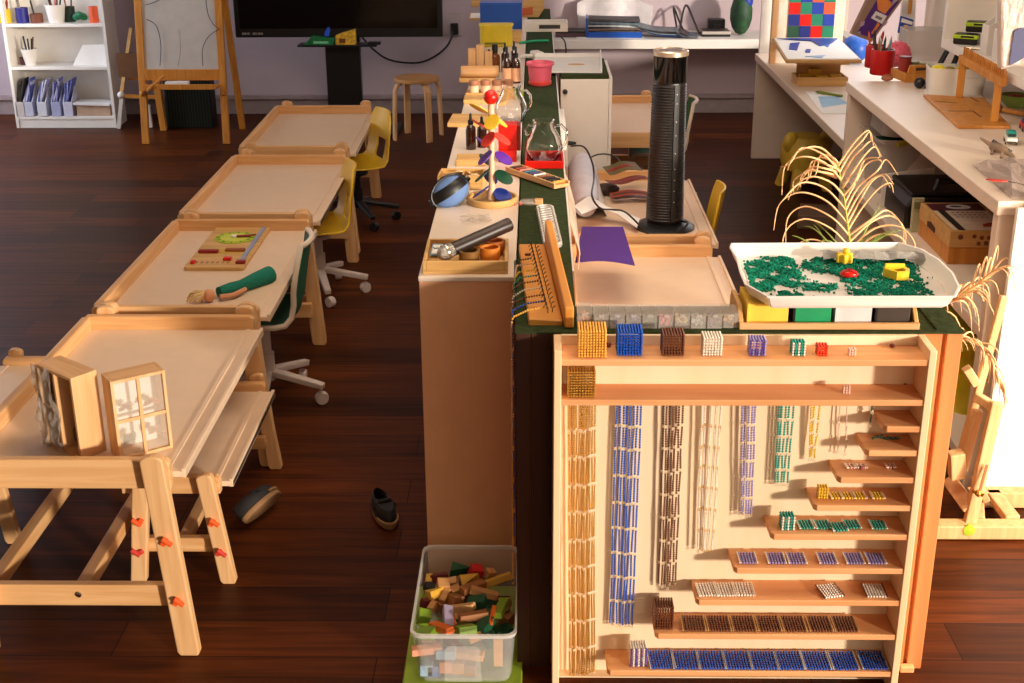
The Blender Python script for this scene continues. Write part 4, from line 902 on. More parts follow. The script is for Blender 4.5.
hd_ = part('hand', MB().bar((dc[0]-.015, dc[1], .022), (dc[0]+.085, dc[1]+.035, .022), .016, .004).bar((dc[0], dc[1], .026), (dc[0]+.07, dc[1]+.0, .026), .014, .004), DRED, t)
part('hub', MB().lathe([(.001, 0), (.013, 0), (.013, .008), (.001, .009)], (dc[0]-.004, dc[1], .021), 14), WHITE, t)
part('rail', MB().b2((hw*.72, -hd*.85, .016), (hw*.86, hd*.92, .022)), plain('steel_blue', (140, 146, 176), .5), t)
for x0, y0, w_, m in ((-.11, -.11, .085, DRED), (.0, -.09, .085, plain('rust_slider', (150, 80, 40), .5)), (.02, -.215, .035, RED), (hw*.66, -hd*.86, .04, DRED), (-hw*.86, -hd*.86, .02, RED)):
    part('slider', MB().b2((x0, y0, .016), (x0+w_, y0+.028, .028)), m, t, .003)
part('small_dial', MB().prism(circ(.02, -.07, .05, 20, 1.4, .7), .0015, 'z', .016), plain('pale_dial', (200, 160, 60), .6), t)
lt = MB()
for k in range(7): lt.b2((-.09+.022*k, -.245, .016), (-.08+.022*k, -.225, .017))
part('printed_mark', lt, plain('ink_brown', (150, 110, 80), .6), t)
t = thing('doll', 'small doll in a teal green knitted dress with straw hair lying on the second table', 'doll', (0, 0, .576))
p0, p1, p2, p3 = [atz(*p_, .60) for p_ in ((206, 296), (219, 293), (242, 286), (270, 275))]
for v in (p0, p1, p2, p3): v.z = .026
part('dress', MB().tube([p1, p1.lerp(p2, .5), p2, p2.lerp(p3, .5), p3], [.022, .026, .024, .031, .036], 12), plain('teal_knit', (10, 112, 92), .9, bump=.5, scale=120), t, smooth=True)
part('head', MB().ball(p0+Vector((.012, 0, 0)), .025, n=14), plain('doll_skin', (214, 150, 108), .7), t, smooth=True)
hr = MB()
for k in range(22):
    a = random.random()*6.3; hr.tube([p0+Vector((0, 0, .016)), p0+Vector((-.03+.03*math.cos(a), .035*math.sin(a), .012*random.random())), p0+Vector((-.045+.03*math.cos(a), .05*math.sin(a), -.018+.01*random.random()))], .004, 5)
part('hair', hr, plain('straw_hair', (216, 180, 122), .8), t)
part('arm', MB().tube([p1+Vector((.01, -.03, -.008)), p1.lerp(p2, .5)+Vector((.02, -.045, -.01)), p2+Vector((.02, -.03, -.004))], [.01, .0105, .009], 8), plain('doll_arm', (200, 140, 100), .7), t, smooth=True)
part('sleeve', MB().tube([p1+Vector((.0, .02, .004)), p1+Vector((.02, .035, -.004))], [.014, .010], 8), plain('denim', (50, 80, 120), .8), t, smooth=True)
# ------------------------------------------------------------------ shoes
def shoe(label, loc, rz, roll):
    t = thing('shoe', label, 'shoe', loc, 0, "pair of child's shoes"); t.rotation_euler = (0, roll, rz); t.scale = (1.25, 1.25, 1.25)
    ol = [(.030*math.cos(a)*(1+.12*math.sin(a))+.004*math.sin(a), .085*math.sin(a)) for a in [2*math.pi*k/28 for k in range(28)]]
    part('sole', MB().prism(ol, .016, 'z', 0), plain('tan_sole', (150, 112, 74), .7) if 'tan_sole' not in bpy.data.materials else bpy.data.materials['tan_sole'], t, .004)
    rows = [[(x*s, y*s2, z) for x, y in ol+ol[:1]] for s, s2, z in ((.98, .98, .016), (1.0, .99, .03), (.9, .93, .046), (.72, .84, .054))]
    rows = [[(x, y, z if y > -.02 or i < 2 else z*1.05) for x, y, z in r] for i, r in enumerate(rows)]
    rows.append([(x*.55, y*.55-.028, .054) for x, y in ol+ol[:1]]); rows.append([(x*.5, y*.5-.03, .02) for x, y in ol+ol[:1]])
    part('upper', MB().grid(rows), plain('shoe_black', (22, 20, 22), .6), t, smooth=True) if 'shoe_black' not in bpy.data.materials else part('upper', MB().grid(rows), bpy.data.materials['shoe_black'], t, smooth=True)
    part('insole', MB().prism([(x*.52, y*.52-.03) for x, y in ol], .003, 'z', .018), DGREY, t)
    part('strap', MB().tube([(-.03, .012, .035), (-.012, .014, .058), (.012, .014, .058), (.03, .012, .035)], .007, 6), BLACK, t, smooth=True)
    part('toe_band', MB().tube([(x*1.02, y*1.01, .02) for x, y in ol[2:13]], .0045, 6), bpy.data.materials['tan_sole'], t)
shoe('black shoe with tan sole standing upright on the floor in the middle of the aisle', (-.535, 4.08, .0), R(204), 0)
shoe('black shoe tipped on its side by the bench leg', (-.955, 4.06, .043), R(-24), R(-66))
# ------------------------------------------------------------------ bin of blocks
solo('bin_lid', MB().prism(rrect(-.375, 3.02, -.035, 3.60, .02), .016, 'z', 0), plain('lime_lid', (150, 176, 44), .5), 'lime green plastic lid on the floor under the clear block bin', 'lid', bevel=.004)
t = thing('block_bin', 'clear plastic bin full of coloured wooden blocks on the floor by the white counter', 'bin', (-.198, 3.305, .0165))
hx, hy = .143, .238
def ring(s, z, r=.03): return [(x, y, z) for x, y in (lambda P: P+P[:1])(rrect(-hx*s, -hy*s, hx*s, hy*s, r, 3))]
part('shell', MB().grid([[(x*.8, y*.8, .003) for x, y, z in ring(.9, 0)], ring(.9, .003), ring(.92, .02), ring(1.0, .168)], .0022), BIN, t, smooth=True)
part('rim', MB().grid([ring(1.0, .165), ring(1.035, .165), ring(1.04, .175), ring(1.0, .175), ring(1.0, .165)]), clear('bin_rim', (238, 234, 228), .5, .3), t, smooth=True)
part('front_grip', MB().prism([(-.055, .02), (.05, .02), (.045, .125), (.035, .137), (-.042, .137), (-.052, .125)], .003, 'y', -.243), clear('bin_grip', (238, 234, 230), .14, .3), t, .001)
part('floor_plate', MB().prism(rrect(-hx*.85, -hy*.85, hx*.85, hy*.85, .02), .003, 'z', .0005), BIN, t)
BC = {'dark green': (16, 84, 52), 'red': (206, 28, 26), 'tan': (206, 148, 88), 'dark red': (110, 24, 20), 'pale tan': (226, 172, 116), 'brown': (160, 100, 52), 'yellow': (222, 170, 60), 'black': (24, 22, 20), 'lime green': (130, 164, 40), 'lilac': (176, 160, 190), 'orange': (236, 112, 30), 'salmon': (232, 160, 124), 'light blue': (160, 190, 214), 'blue grey': (120, 130, 180), 'navy': (26, 34, 90)}
BMt = {k: wood('block_'+k.replace(' ', '_'), v, tuple(int(a*.92) for a in v), 'x', .55, 24) for k, v in BC.items()}
blocks = [(456, 566, .150, 'dark green', 'tri', 35, 'dark green triangular block at the back wall of the bin'), (476, 569, .150, 'red', 'cube', 20, 'red cube block at the back of the bin'), (490, 571, .145, 'tan', 'cubes', 30, 'small tan cube behind the red cube in the bin'), (439, 575, .140, 'dark red', 'brick', 10, 'dark red block at the back wall of the bin beside the green triangle'), (443, 583, .155, 'tan', 'cube', 10, 'tan cube beside the dark red block in the bin'), (453, 580, .150, 'pale tan', 'cubes', 0, 'small pale tan cube under the green triangle block'), (466, 578, .150, 'yellow', 'tri', 50, 'yellow wedge block below the red cube'), (473, 584, .165, 'brown', 'long', 40, 'brown long block lying aslant in the middle of the bin'), (498, 577, .145, 'yellow', 'long', 18, 'yellow long block by the back corner of the bin'), (484, 590, .160, 'tan', 'long', 0, 'tan long block lying straight above the dark green ones'), (477, 599, .150, 'dark green', 'brick', -10, 'dark green block below the straight tan long block'), (456, 588, .145, 'tan', 'cubes', 15, 'small tan cube beside the aslant brown block'), (445, 593, .145, 'tan', 'stick', 70, 'short tan stick block standing near the yellow prism'), (432, 591, .155, 'yellow', 'tri', 60, 'yellow prism block near the side wall of the bin'), (425, 578, .140, 'yellow', 'stick', 88, 'thin yellow stick along the bin side wall'), (429, 585, .140, 'black', 'cubes', 20, 'small black block beside the thin yellow stick'), (423, 601, .140, 'dark red', 'cubes', 30, 'small dark red cube above the lime cube'), (432, 604, .150, 'tan', 'stick', 80, 'tan stick block beside the lime cube'), (456, 598, .145, 'brown', 'cube', 30, 'brown cube in the middle of the bin'), (423, 614, .150, 'lime green', 'cube', 5, 'lime green cube at the side wall of the bin'), (448, 614, .165, 'lilac', 'long', 95, 'lilac long block lying in the middle of the bin front'), (441, 625, .165, 'orange', 'long', -48, 'flat orange long block near the bin front'), (461, 605, .155, 'pale tan', 'long', -15, 'pale tan long block beside the lilac one'), (473, 613, .170, 'brown', 'long', 22, 'brown long block beside the lilac block'), (466, 627, .165, 'lime green', 'brick', 25, 'lime green block at the bin front beside the orange one'), (485, 622, .155, 'dark green', 'brick', 60, 'dark green block near the front corner of the bin'), (492.5, 612, .165, 'orange', 'stickl', 85, 'thin orange stick pointing along the bin'), (501, 605, .155, 'lime green', 'long', 75, 'lime green long block along the side wall near the counter'), (427, 630, .150, 'lime green', 'brick', -25, 'lime green block at the front corner of the bin'), (452, 622, .150, 'orange', 'cubes', 20, 'small orange block under the flat orange one'), (444, 602, .12, 'brown', 'brick', 40, 'brown block low among the others by the tan stick'), (489, 600, .125, 'dark green', 'brick', 10, 'dark green block under the straight tan long block'), (466, 592, .12, 'dark red', 'brick', 60, 'dark red block low in the middle of the bin'), (478, 632, .13, 'tan', 'brick', 10, 'tan block low at the front of the bin')]
low = [(425, 650, .085, 'salmon', 'long', 12, 'salmon long block pressed to the clear front of the bin'), (446, 653, .075, 'light blue', 'brick', 0, 'light blue block behind the clear front of the bin'), (424, 668, .045, 'light blue', 'cube', 0, 'light blue cube low behind the clear front of the bin'), (434, 669, .045, 'blue grey', 'cube', 0, 'blue grey block low behind the clear front of the bin'), (446, 665, .05, 'salmon', 'cube', 0, 'salmon cube low behind the clear front of the bin'), (458, 666, .05, 'tan', 'cube', 0, 'tan cube low behind the clear front of the bin'), (469, 655, .08, 'pale tan', 'long', -12, 'pale tan long block behind the clear front of the bin'), (470, 668, .045, 'brown', 'cube', 0, 'brown cube low behind the clear front of the bin'), (498, 652, .09, 'pale tan', 'up', 0, 'pale tan long block standing upright at the bin front corner')]
DIM = {'cube': (.036, .036, .036), 'cubes': (.028, .028, .028), 'brick': (.055, .034, .026), 'long': (.085, .028, .02), 'stick': (.05, .02, .018), 'stickl': (.085, .013, .013), 'up': (.026, .018, .09)}
random.seed(5)
def block(x, y, z, c, k, rz, lab, tilt=True):
    if k == 'tri': mb = MB().prism([(-.035, -.02), (.038, -.02), (.0, .026)], .026, 'z', -.013)
    else: mb = MB().box((0, 0, 0), DIM[k])
    solo('toy_block', mb, BMt[c], lab, 'block', (x, y, z), group='wooden blocks in the clear bin', bevel=.002, rot=(random.uniform(-.35, .35) if tilt else 0, random.uniform(-.35, .35) if tilt else 0, R(rz)))
for px, py, z, c, k, rz, lab in blocks:
    p = atz(px, py, z+.01); block(max(-.32, min(-.075, p.x)), max(3.09, min(3.52, p.y)), z, c, k, rz, lab)
for px, py, z, c, k, rz, lab in low:
    p = aty(px, py, 3.10); block(max(-.305, min(-.09, p.x)), 3.102, max(.035, p.z), c, k, rz, lab, False)
for i in range(26):   # the layers underneath that show between the others
    block(-.30+.22*random.random(), 3.14+.34*random.random(), .04+.08*random.random(), random.choice(['tan', 'brown', 'dark green', 'dark red', 'pale tan']), random.choice(['brick', 'cube']), random.uniform(0, 180), 'wooden block in the lower layer of the clear bin, mostly hidden')
# ------------------------------------------------------------------ stool, television
p = atz(422, 137, 0)
t = thing('stool', 'round birch stool with four bent legs before the back wall', 'stool', (-.93, 10.3, 0))
part('seat', MB().lathe([(.001, .455), (.17, .455), (.178, .46), (.178, .478), (.172, .484), (.001, .484)], n=30), wood('birch_seat', (206, 152, 92), (190, 134, 76), 'x'), t, smooth=True)
for a in (30, 120, 210, 300):
    c, s = math.cos(R(a)), math.sin(R(a)); n = Vector((-s, c, 0))
    P = [Vector((c*r, s*r, z)) for r, z in ((.07, .444), (.13, .442), (.165, .425), (.18, .39), (.19, .2), (.195, 0.0))]
    mb = MB()
    rows = [[p_-n*.026 for p_ in P], [p_+n*.026 for p_ in P]]
    part('leg', MB().grid(rows, .02), PZ, t, .004)
tv = thing('television', 'large black television on a dark floor stand before the back wall', 'television', (-1.55, 10.52, 0))
part('casing', MB().b2((-.83, -.02, .765), (.82, .05, 1.75)), BLACK, tv, .01); part('screen', MB().b2((-.79, -.0225, .835), (.78, -.02, 1.72)), GLOSSB, tv)
part('post', MB().b2((-.135, .055, .02), (.145, .13, 1.2)), BLACK, tv, .006); part('foot', MB().b2((-.45, -.2, 0), (.45, .25, .03)), BLACK, tv, .008)
lg = MB()
for k, w_ in enumerate((.018, .014, .016, .0, .018, .012, .016, .018)): lg.b2((-.775+.021*k, -.0215, .788), (-.775+.021*k+max(w_, .001), -.0203, .804))
for k, w_ in enumerate((.02, .016, .012, .02)): lg.b2((.03+.022*k, -.0215, .788), (.03+.022*k+w_, -.0203, .804))
part('lettering', lg, plain('grey_print', (150, 144, 140), .5), tv)
part('shelf', MB().b2((-.33, -.10, .70), (.30, .06, .715)), BLACK, tv, .004)
t = thing('green_packet', 'green packet lying on the shelf under the television', 'packet', (-1.70, 10.46, .7155)); part('packet', MB().prism([(-.13, 0), (.11, 0), (.12, .05), (-.06, .07)], .07, 'y', -.035), plain('packet_green', (20, 110, 60), .4, var=.4, scale=40), t, .004); part('print', MB().b2((-.05, -.0365, .012), (.07, -.0355, .03)), plain('packet_mint', (120, 200, 150), .5), t)
t = thing('yellow_packet', 'yellow snack packet beside the green one under the television', 'packet', (-1.505, 10.46, .7155)); part('packet', MB().prism([(-.07, 0), (.09, 0), (.09, .12), (-.02, .09), (-.07, .07)], .06, 'y', -.03), plain('packet_yellow', (216, 170, 50), .4, var=.4, scale=40), t, .004); part('print', MB().b2((-.04, -.0315, .015), (.01, -.0305, .05)), plain('packet_brown', (110, 60, 20), .5), t)
t = thing('blue_marker', 'small bright blue clip on top of the green packet', 'clip', (-1.645, 10.47, .778)); part('clip', MB().prism([(-.02, 0), (.015, 0), (.028, .05), (.012, .075), (-.016, .03)], .02, 'y', -.01), plain('bright_blue', (30, 90, 220), .4), t, .003)
t = thing('remote', 'dark handset at the end of the television shelf', 'remote', (-1.30, 10.46, .7155)); part('body', MB().b2((-.02, -.03, 0), (.08, .03, .02)), BLACK, t, .004)
cd = [aty(*p_, 11.2) for p_ in ((362, 37), (374, 50), (390, 60), (415, 63), (432, 58), (447, 46), (453, 32))]
solo('power_cable', MB().tube(smooth_path(cd), .009, 6), BLACK, 'black cable sagging from the television to the wall socket', 'cord', smooth=True)
p = aty(455, 25, 11.29); t = thing('wall_socket', 'grey wall socket plate with a black plug beside the television', 'socket', (p.x, 11.29, p.z)); part('plate', MB().b2((-.12, -.012, -.09), (.06, .0, .1)), plain('grey_plate', (182, 166, 168), .5), t, .004); part('plug', MB().b2((-.035, -.06, -.075), (.03, -.0125, .02)), BLACK, t, .008)
# ------------------------------------------------------------------ white bookshelf
bk = thing('bookshelf', 'white bookshelf of pencil pots and file boxes against the back wall', 'shelf', (-3.9, 10.86, 0))
for x in (-.42, .395): part('side_panel', MB().b2((x, -.15, 0), (x+.025, .14, 1.9)), WHITE, bk, .002)
part('back_panel', MB().b2((-.395, .13, .02), (.395, .14, 1.88)), WHITE, bk)
zsh = []
for y in (119.5, 70, 27):
    z = aty(60, y-3, 10.71).z; zsh.append(z); part('shelf', MB().b2((-.395, -.148, z-.025), (.395, .13, z)), WHITE, bk, .002)
part('kick_board', MB().b2((-.395, -.14, 0), (.395, -.12, zsh[0]-.025)), WHITE, bk); part('top_board', MB().b2((-.42, -.15, 1.88), (.42, .14, 1.9)), WHITE, bk, .002)
def pot(label, px, si, r, h, m, y=10.8, taper=1.0, pens=(), z=None):
    p = aty(px, 50, y); z = zsh[si]+.0005
    t = thing('pencil_pot', label, 'pot', (p.x, y, z), 0, 'pots on the bookshelf')
    part('pot', MB().lathe([(.001, 0), (r*taper, 0), (r, h), (r*.9, h), (r*taper*.9, .01), (.001, .01)], n=20), m, t, smooth=True)
    for k, c in enumerate(pens):
        a = random.random()*6.3; d = r*.5
        part('pen', MB().tube([(d*.4*math.cos(a), d*.4*math.sin(a), .012), (d*1.35*math.cos(a), d*1.35*math.sin(a), h*1.0+random.uniform(.05, .11))], .007, 6), plain('pen', c, .5), t)
    return t
dk = [(60, 30, 24), (30, 24, 22), (200, 60, 30), (90, 50, 40), (24, 24, 40)]
pot('yellow pot of dark pens on the upper bookshelf board', 9.5, 2, .052, .11, plain('pot_yellow', (222, 190, 36), .5), pens=dk)
pot('navy blue pot of pens on the upper bookshelf board', 27, 2, .05, .12, plain('pot_navy', (30, 30, 120), .5), pens=[(180, 170, 160), (120, 60, 60), (40, 30, 30), (150, 130, 110)])
pot('squat brown pot between the navy and white pots', 41, 2, .05, .07, plain('pot_brown', (110, 56, 30), .6), pens=[(30, 20, 18), (40, 26, 20)])
pot('white tapered bucket of pens on the upper bookshelf board', 60.5, 2, .082, .145, WHITE, taper=.72, pens=dk+[(80, 40, 40)])
pot('dark green pot of brown sticks behind the green bow', 74, 2, .045, .12, plain('pot_dkgreen', (24, 44, 34), .6), y=10.86, pens=[(120, 70, 40), (140, 80, 46)])
pot('orange red pot at the end of the upper bookshelf board', 98, 2, .036, .125, plain('pot_orange', (232, 90, 40), .5))
p = aty(84, 50, 10.79); t = thing('green_bow', 'crumpled green ribbon bow between the pots on the bookshelf', 'bow', (p.x, 10.79, zsh[2]+.0005))
for k in range(6): part('loop', MB().ball((.03*math.cos(k), .02*math.sin(k), .04+.012*(k % 3)), .03, (1.2, .8, .8), 8), plain('bow_green', (16, 110, 70), .5), t, smooth=True)
pot('white tapered pot of dark pens alone on the middle bookshelf board', 29, 1, .068, .135, WHITE, taper=.6, pens=[(90, 60, 50), (40, 34, 32), (50, 40, 36), (30, 28, 26), (200, 196, 190)])
p = aty(22, 50, 10.84); solo('dark_jar', MB().lathe([(.001, 0), (.03, 0), (.03, .06), (.001, .062)], n=14), plain('maroon', (90, 40, 40), .5), 'small maroon jar beside the white pot on the middle board', 'jar', (p.x, 10.84, zsh[1]+.0005), smooth=True)
solo('white_board', MB().prism([(-.15, 0), (.13, 0), (.13, .17), (-.06, .165)], .012, 'y', 0), PAPW, 'white slanted panel leaning in the middle compartment of the bookshelf', 'panel', (-3.66, 10.78, zsh[1]+.0005), rot=(R(-14), 0, 0))
cols = [((206, 196, 190), 'plain grey file box beside the bookshelf side'), ((196, 198, 216), 'pale blue white file box, second in the bottom row'), ((214, 214, 222), 'white file box in the middle of the bottom row'), ((168, 172, 206), 'lilac blue file box beside the white middle one'), ((200, 200, 220), 'pale file box at the end of the row before the flat box')]
for i, (px, (c, lab)) in enumerate(zip((21, 29, 42.5, 56.5, 68.5), cols)):
    p = aty(px, 100, 10.75); t = thing('file_box', lab, 'file box', (p.x, 10.75, zsh[0]+.0005), 0, 'file boxes on the bookshelf')
    w = .038; m = plain('file%d' % i, c, .6)
    part('front', MB().b2((-w, -.04, 0), (w, -.034, .12)), m, t, .002); part('side', MB().prism([(-.034, 0), (.11, 0), (.11, .27), (-.034, .12)], .006, 'x', w-.006), m, t); part('side', MB().prism([(-.034, 0), (.11, 0), (.11, .27), (-.034, .12)], .006, 'x', -w), m, t); part('back', MB().b2((-w+.006, .104, 0), (w-.006, .11, .27)), m, t)
    for k in range(3):
        c2 = random.choice([(90, 100, 170), (150, 150, 200), (60, 70, 130), (200, 200, 220)]) if i else (60, 56, 50)
        part('folder', MB().box((-.018+.018*k, .04, .15+.02*k), (.010, .12, .24), (0, R(random.uniform(4, 22)), 0)), plain('folder', c2, .6), t, .001)
p = aty(95, 100, 10.8); t = thing('flat_box', 'flat tan box in the lower corner of the bookshelf', 'box', (p.x, 10.82, zsh[0]+.0005)); part('body', MB().b2((-.14, -.09, 0), (.14, .1, .085)), plain('box_tan', (190, 160, 136), .6), t, .003)
t = thing('paper_stack', 'thin stack of grey papers on top of the flat tan box', 'paper', (p.x-.005, 10.80, zsh[0]+.086)); part('sheets', MB().box((0, 0, .014), (.30, .2, .016), (0, R(2), 0)), PAPER, t)
# ------------------------------------------------------------------ easels at the back wall
YE = wood('easel_honey', (206, 138, 50), (186, 116, 36), 'z')
e = thing('easel', 'large honey wooden easel with a white drawing board before the back wall', 'easel', (-2.745, 10.1, 0))
for s in (-1, 1):
    x = .32*s
    part('front_leg', MB().bar((x, -.0, 0), (x*.955, .22, 1.55), .055, .04, (0, 1, 0)), YE, e, .004)
    part('back_leg', MB().bar((x*1.02, .56, 0), (x*.955, .26, 1.55), .05, .035, (0, 1, 0)), YE, e, .004)
    part('hinge_knob', MB().ball((x*.99, .03, .39), .022, n=10), YE, e, smooth=True)
zb = lambda y: aty(190, y, 10.18).z
part('cross_rail', MB().b2((-.295, .055, zb(80)), (.295, .095, zb(69))), YE, e, .004)
tray = part('tray', MB().b2((-.28, -.06, zb(85)-.01), (.29, .06, zb(85)+.01)).b2((-.28, -.07, zb(85)-.01), (.29, -.0601, zb(85)+.03)), YE, e, .003)
brd = part('drawing_board', MB().slab([(-.295, .075, zb(69)), (.295, .075, zb(69)), (.285, .215, 1.5), (-.285, .215, 1.5)], .02), plain('whiteboard', (196, 190, 184), .4, var=.05), e)
ar = MB()
def bp(px, py): 
    v = aty(px, py, 10.16); return Vector((v.x+2.745, .055+(v.z-zb(69))*.15/(1.5-zb(69))*.93, v.z))
for P in (((145, 20), (155, 27), (160, 45), (160, 66)), ((143, 6), (155, 2), (165, -6)), ((217, 30), (207, 38), (202, 50), (203, 66)), ((203, -4), (206, 14), (212, 25), (219, 30)), ((178, 66), (180, 50), (178, 30))):
    ar.tube(smooth_path([bp(*q_) for q_ in P], 5), .0035 if P[0][0] != 178 else .0015, 5)
part('pencil_arc', ar, plain('pencil_line', (96, 92, 96), .7), brd)
t = thing('whiteboard_eraser', 'white eraser lying on the large easel tray', 'eraser', (aty(176, 80, 10.05).x, 10.08, zb(85)+.0105)); part('block', MB().b2((-.09, -.03, 0), (.09, .03, .035)), WHITE, t, .004)
t = thing('wooden_rod', 'thin wooden rod leaning aslant across the large easel tray', 'rod', (0, 0, 0)); part('rod', MB().tube([aty(164, 76, 10.1), aty(147, 91, 10.0)], .012, 8), YE, t)
e = thing('small_easel', 'smaller wooden easel folded beside the bookshelf, half behind the large one', 'easel', (-3.3, 10.6, 0))
def eb(a, b, Y0, Y1, w=.03): 
    p, q_ = aty(*a, Y0), aty(*b, Y1); o_ = Vector((-3.3, 10.6, 0)); return MB().bar(p-o_, q_-o_, w, w, (0, 1, 0))
part('leg', eb((131, 28), (121, 98), 10.8, 10.62, .028), TANW, e); part('leg', eb((122, 95), (119, 128), 10.6, 10.66), WHITE, e); part('leg', eb((156, 80), (164, 130), 10.6, 10.6, .05), YE, e); part('leg', eb((148, 105), (151, 127), 10.7, 10.72, .03), WHITE, e)
part('joint', MB().ball(aty(121, 95, 10.6)-Vector((-3.3, 10.6, 0)), .03, n=10), WHITE, e, smooth=True)
part('tray', eb((125, 96), (158, 97), 10.6, 10.6, .025), YE, e); part('rail', eb((128, 78), (160, 78), 10.7, 10.7, .03), YE, e); part('panel', MB().b2((-.10, .06, .42), (.18, .08, .62)), plain('panel_brown', (110, 70, 34), .6), e)
t = thing('black_crate', 'dark green black ribbed box standing on the floor behind the large easel', 'crate', (-2.865, 10.78, 0))
part('body', MB().b2((-.19, -.08, 0), (.19, .1, .40)), plain('crate_black', (10, 12, 10), .6), t, .004)
g = MB()
for k in range(15): g.b2((-.178+.0247*k, -.086, .01), (-.168+.0247*k, -.0801, .39))
part('ribs', g, plain('crate_green', (14, 34, 18), .5), t)
WORLD = .95; SUN = 4.0; BEHIND = 38; FILL_TOP = 32; FILL_DEEP = 60; WINR = 30; WINL = 75; SIDE = 68; EXPO = 0.0
# ------------------------------------------------------------------ desks and counters on the window side
ZD = .70
dk_ = thing('back_desk', 'long white desk along the back wall beyond the divider', 'desk', (.95, 11.02, 0))
part('worktop', MB().b2((-.86, -.26, ZD-.075), (1.44, .27, ZD)), WHITE, dk_, .004)
part('end_panel', MB().b2((-.86, -.2, 0), (-.82, .27, ZD-.075)), WHITE, dk_, .003)
sd = thing('side_desk', 'low white side desk under the window, checkerboard and map board on it', 'desk', (2.0, 8.1, 0))
part('worktop', MB().b2((-.40, -1.54, .715), (.39, 1.52, .765)), WARMW, sd, .004)
part('end_panel', MB().b2((-.39, 1.46, 0), (.38, 1.50, .715)), WARMW, sd, .003)
part('back_rail', MB().b2((.34, -1.5, .3), (.37, 1.46, .34)), WHITE, sd)
part('upright_panel', MB().b2((-.37, 1.525, .0), (-.17, 1.56, 2.1)), WHITE, sd, .003)
cn = thing('window_counter', 'tall white counter shelf on the window side loaded with school things', 'counter', (1.97, 5.4, 0))
part('worktop', MB().b2((-.42, -1.14, 1.05), (.42, 1.15, 1.10)), WARMW, cn, .004)
part('near_panel', MB().b2((-.41, -1.13, 0), (.42, -1.08, 1.05)), WARMW, cn, .003)
part('far_panel', MB().b2((-.41, 1.10, 0), (.42, 1.14, 1.05)), WARMW, cn, .003)
part('middle_shelf', MB().b2((-.40, -1.08, .585), (.42, 1.10, .625)), WARMW, cn, .003)
part('lower_shelf', MB().b2((-.40, -1.08, .08), (.42, 1.10, .12)), WARMW, cn, .003)
part('back_panel', MB().b2((.40, -1.08, .12), (.42, 1.10, 1.05)), WARMW, cn)
t = thing('white_panel', 'large bright white panel standing against the near end of the window counter', 'panel', (2.05, 4.215, 0))  # plain white panel at the counter's near end
part('board', MB().b2((-.452, -.012, .0), (.6, .012, 1.09)), WHITE, t, .003); part('corner_clip', MB().b2((-.39, -.02, 1.085), (-.36, .02, 1.105)), OFFW, t)
CU = atx(944, 39, 1.98); zb_ = CU.z+.0005; t = thing('wall_cubby', 'white wall cubby open to the room, lime batteries and magazine files inside', 'cabinet', (2.28, CU.y-.85, CU.z-.045))
part('bottom', MB().b2((-.30, -1.3, 0), (.11, .85, .045)), WHITE, t, .003); part('far_side', MB().b2((-.30, .85, 0), (.11, .89, .9)), WHITE, t, .003); part('back', MB().b2((.10, -1.3, .045), (.11, .85, .9)), WARMW, t)
part('top', MB().b2((-.30, -1.3, .9), (.11, .89, .935)), WHITE, t, .003)
# under the counter
ms = .6255
t = thing('black_case', 'black plastic tool case with a handle under the window counter', 'case', (1.845, 5.74, ms))
part('body', MB().prism([(-.22, 0), (.22, 0), (.22, .10), (.19, .14), (-.19, .14), (-.22, .10)], .36, 'y', -.18), BLACK, t, .012); part('lid', MB().b2((-.20, -.17, .1405), (.20, .17, .16)), BLACK, t, .01)
part('handle', MB().tube([(-.08, -.12, .16), (-.075, -.12, .2), (.075, -.12, .2), (.08, -.12, .16)], .014, 8), BLACK, t, smooth=True)
for x in (-.16, .16): part('latch', MB().b2((x-.03, -.2, .06), (x+.03, -.181, .14)), DGREY, t, .004)
t = thing('seed_packet', 'pale packet standing between the black case and wooden box', 'packet', (1.665, 5.52, ms)); part('packet', MB().box((0, 0, .075), (.05, .02, .15), (R(-4), 0, 0)), plain('sage', (180, 176, 140), .6), t, .003); part('print', MB().box((0, -.012, .12), (.04, .003, .03), (R(-4), 0, 0)), plain('sage2', (110, 116, 76), .6), t)
t = thing('wooden_box', 'light wooden box with printed maroon and white lid under the counter', 'box', (1.79, 5.26, ms))
part('body', MB().b2((-.125, -.21, 0), (.125, .22, .07)), OAK, t, .003); part('lid', MB().b2((-.128, -.213, .0705), (.128, .223, .14)), TANW, t, .003)
part('maroon_print', MB().b2((-.112, .09, .1405), (.112, .2, .1415)), plain('maroon_print', (78, 22, 42), .6), t); part('white_print', MB().b2((-.06, -.2, .1405), (.112, .088, .1415)), plain('print_cream', (226, 206, 186), .6), t); part('dark_band', MB().b2((-.092, -.2, .1405), (-.064, .088, .1415)), DGREY, t); part('edge_print', MB().b2((-.112, -.2, .1405), (-.094, .088, .1415)), plain('print_cream2', (226, 200, 170), .6), t)
part('oval_print', MB().prism(circ(.01, .145, .052, 20, 1, .7), .001, 'z', .1416), PAPW, t); part('oval_figure', MB().prism(circ(.0, .148, .02, 10, 1.3, .6), .0008, 'z', .1427), DGREY, t); part('bird_print', MB().prism([(.02, -.16), (.085, -.15), (.11, -.11), (.06, -.10), (.03, -.12)], .0008, 'z', .1416), plain('bird_red', (170, 44, 24), .6), t)
ln = MB()
for j in range(3):
    for k in range(7): ln.b2((-.045+.02*k, .05-.035*j, .1416), (-.033+.02*k, .062-.035*j, .1421))
part('printed_marks', ln, plain('grey_ink', (150, 130, 116), .6), t)
part('finger_slot', MB().prism([(-.02, .075), (.09, .075), (.09, .095), (.045, .105), (-.02, .095)], .002, 'x', -.1305), plain('slot_dark', (70, 36, 16), .8), t)
st = MB()
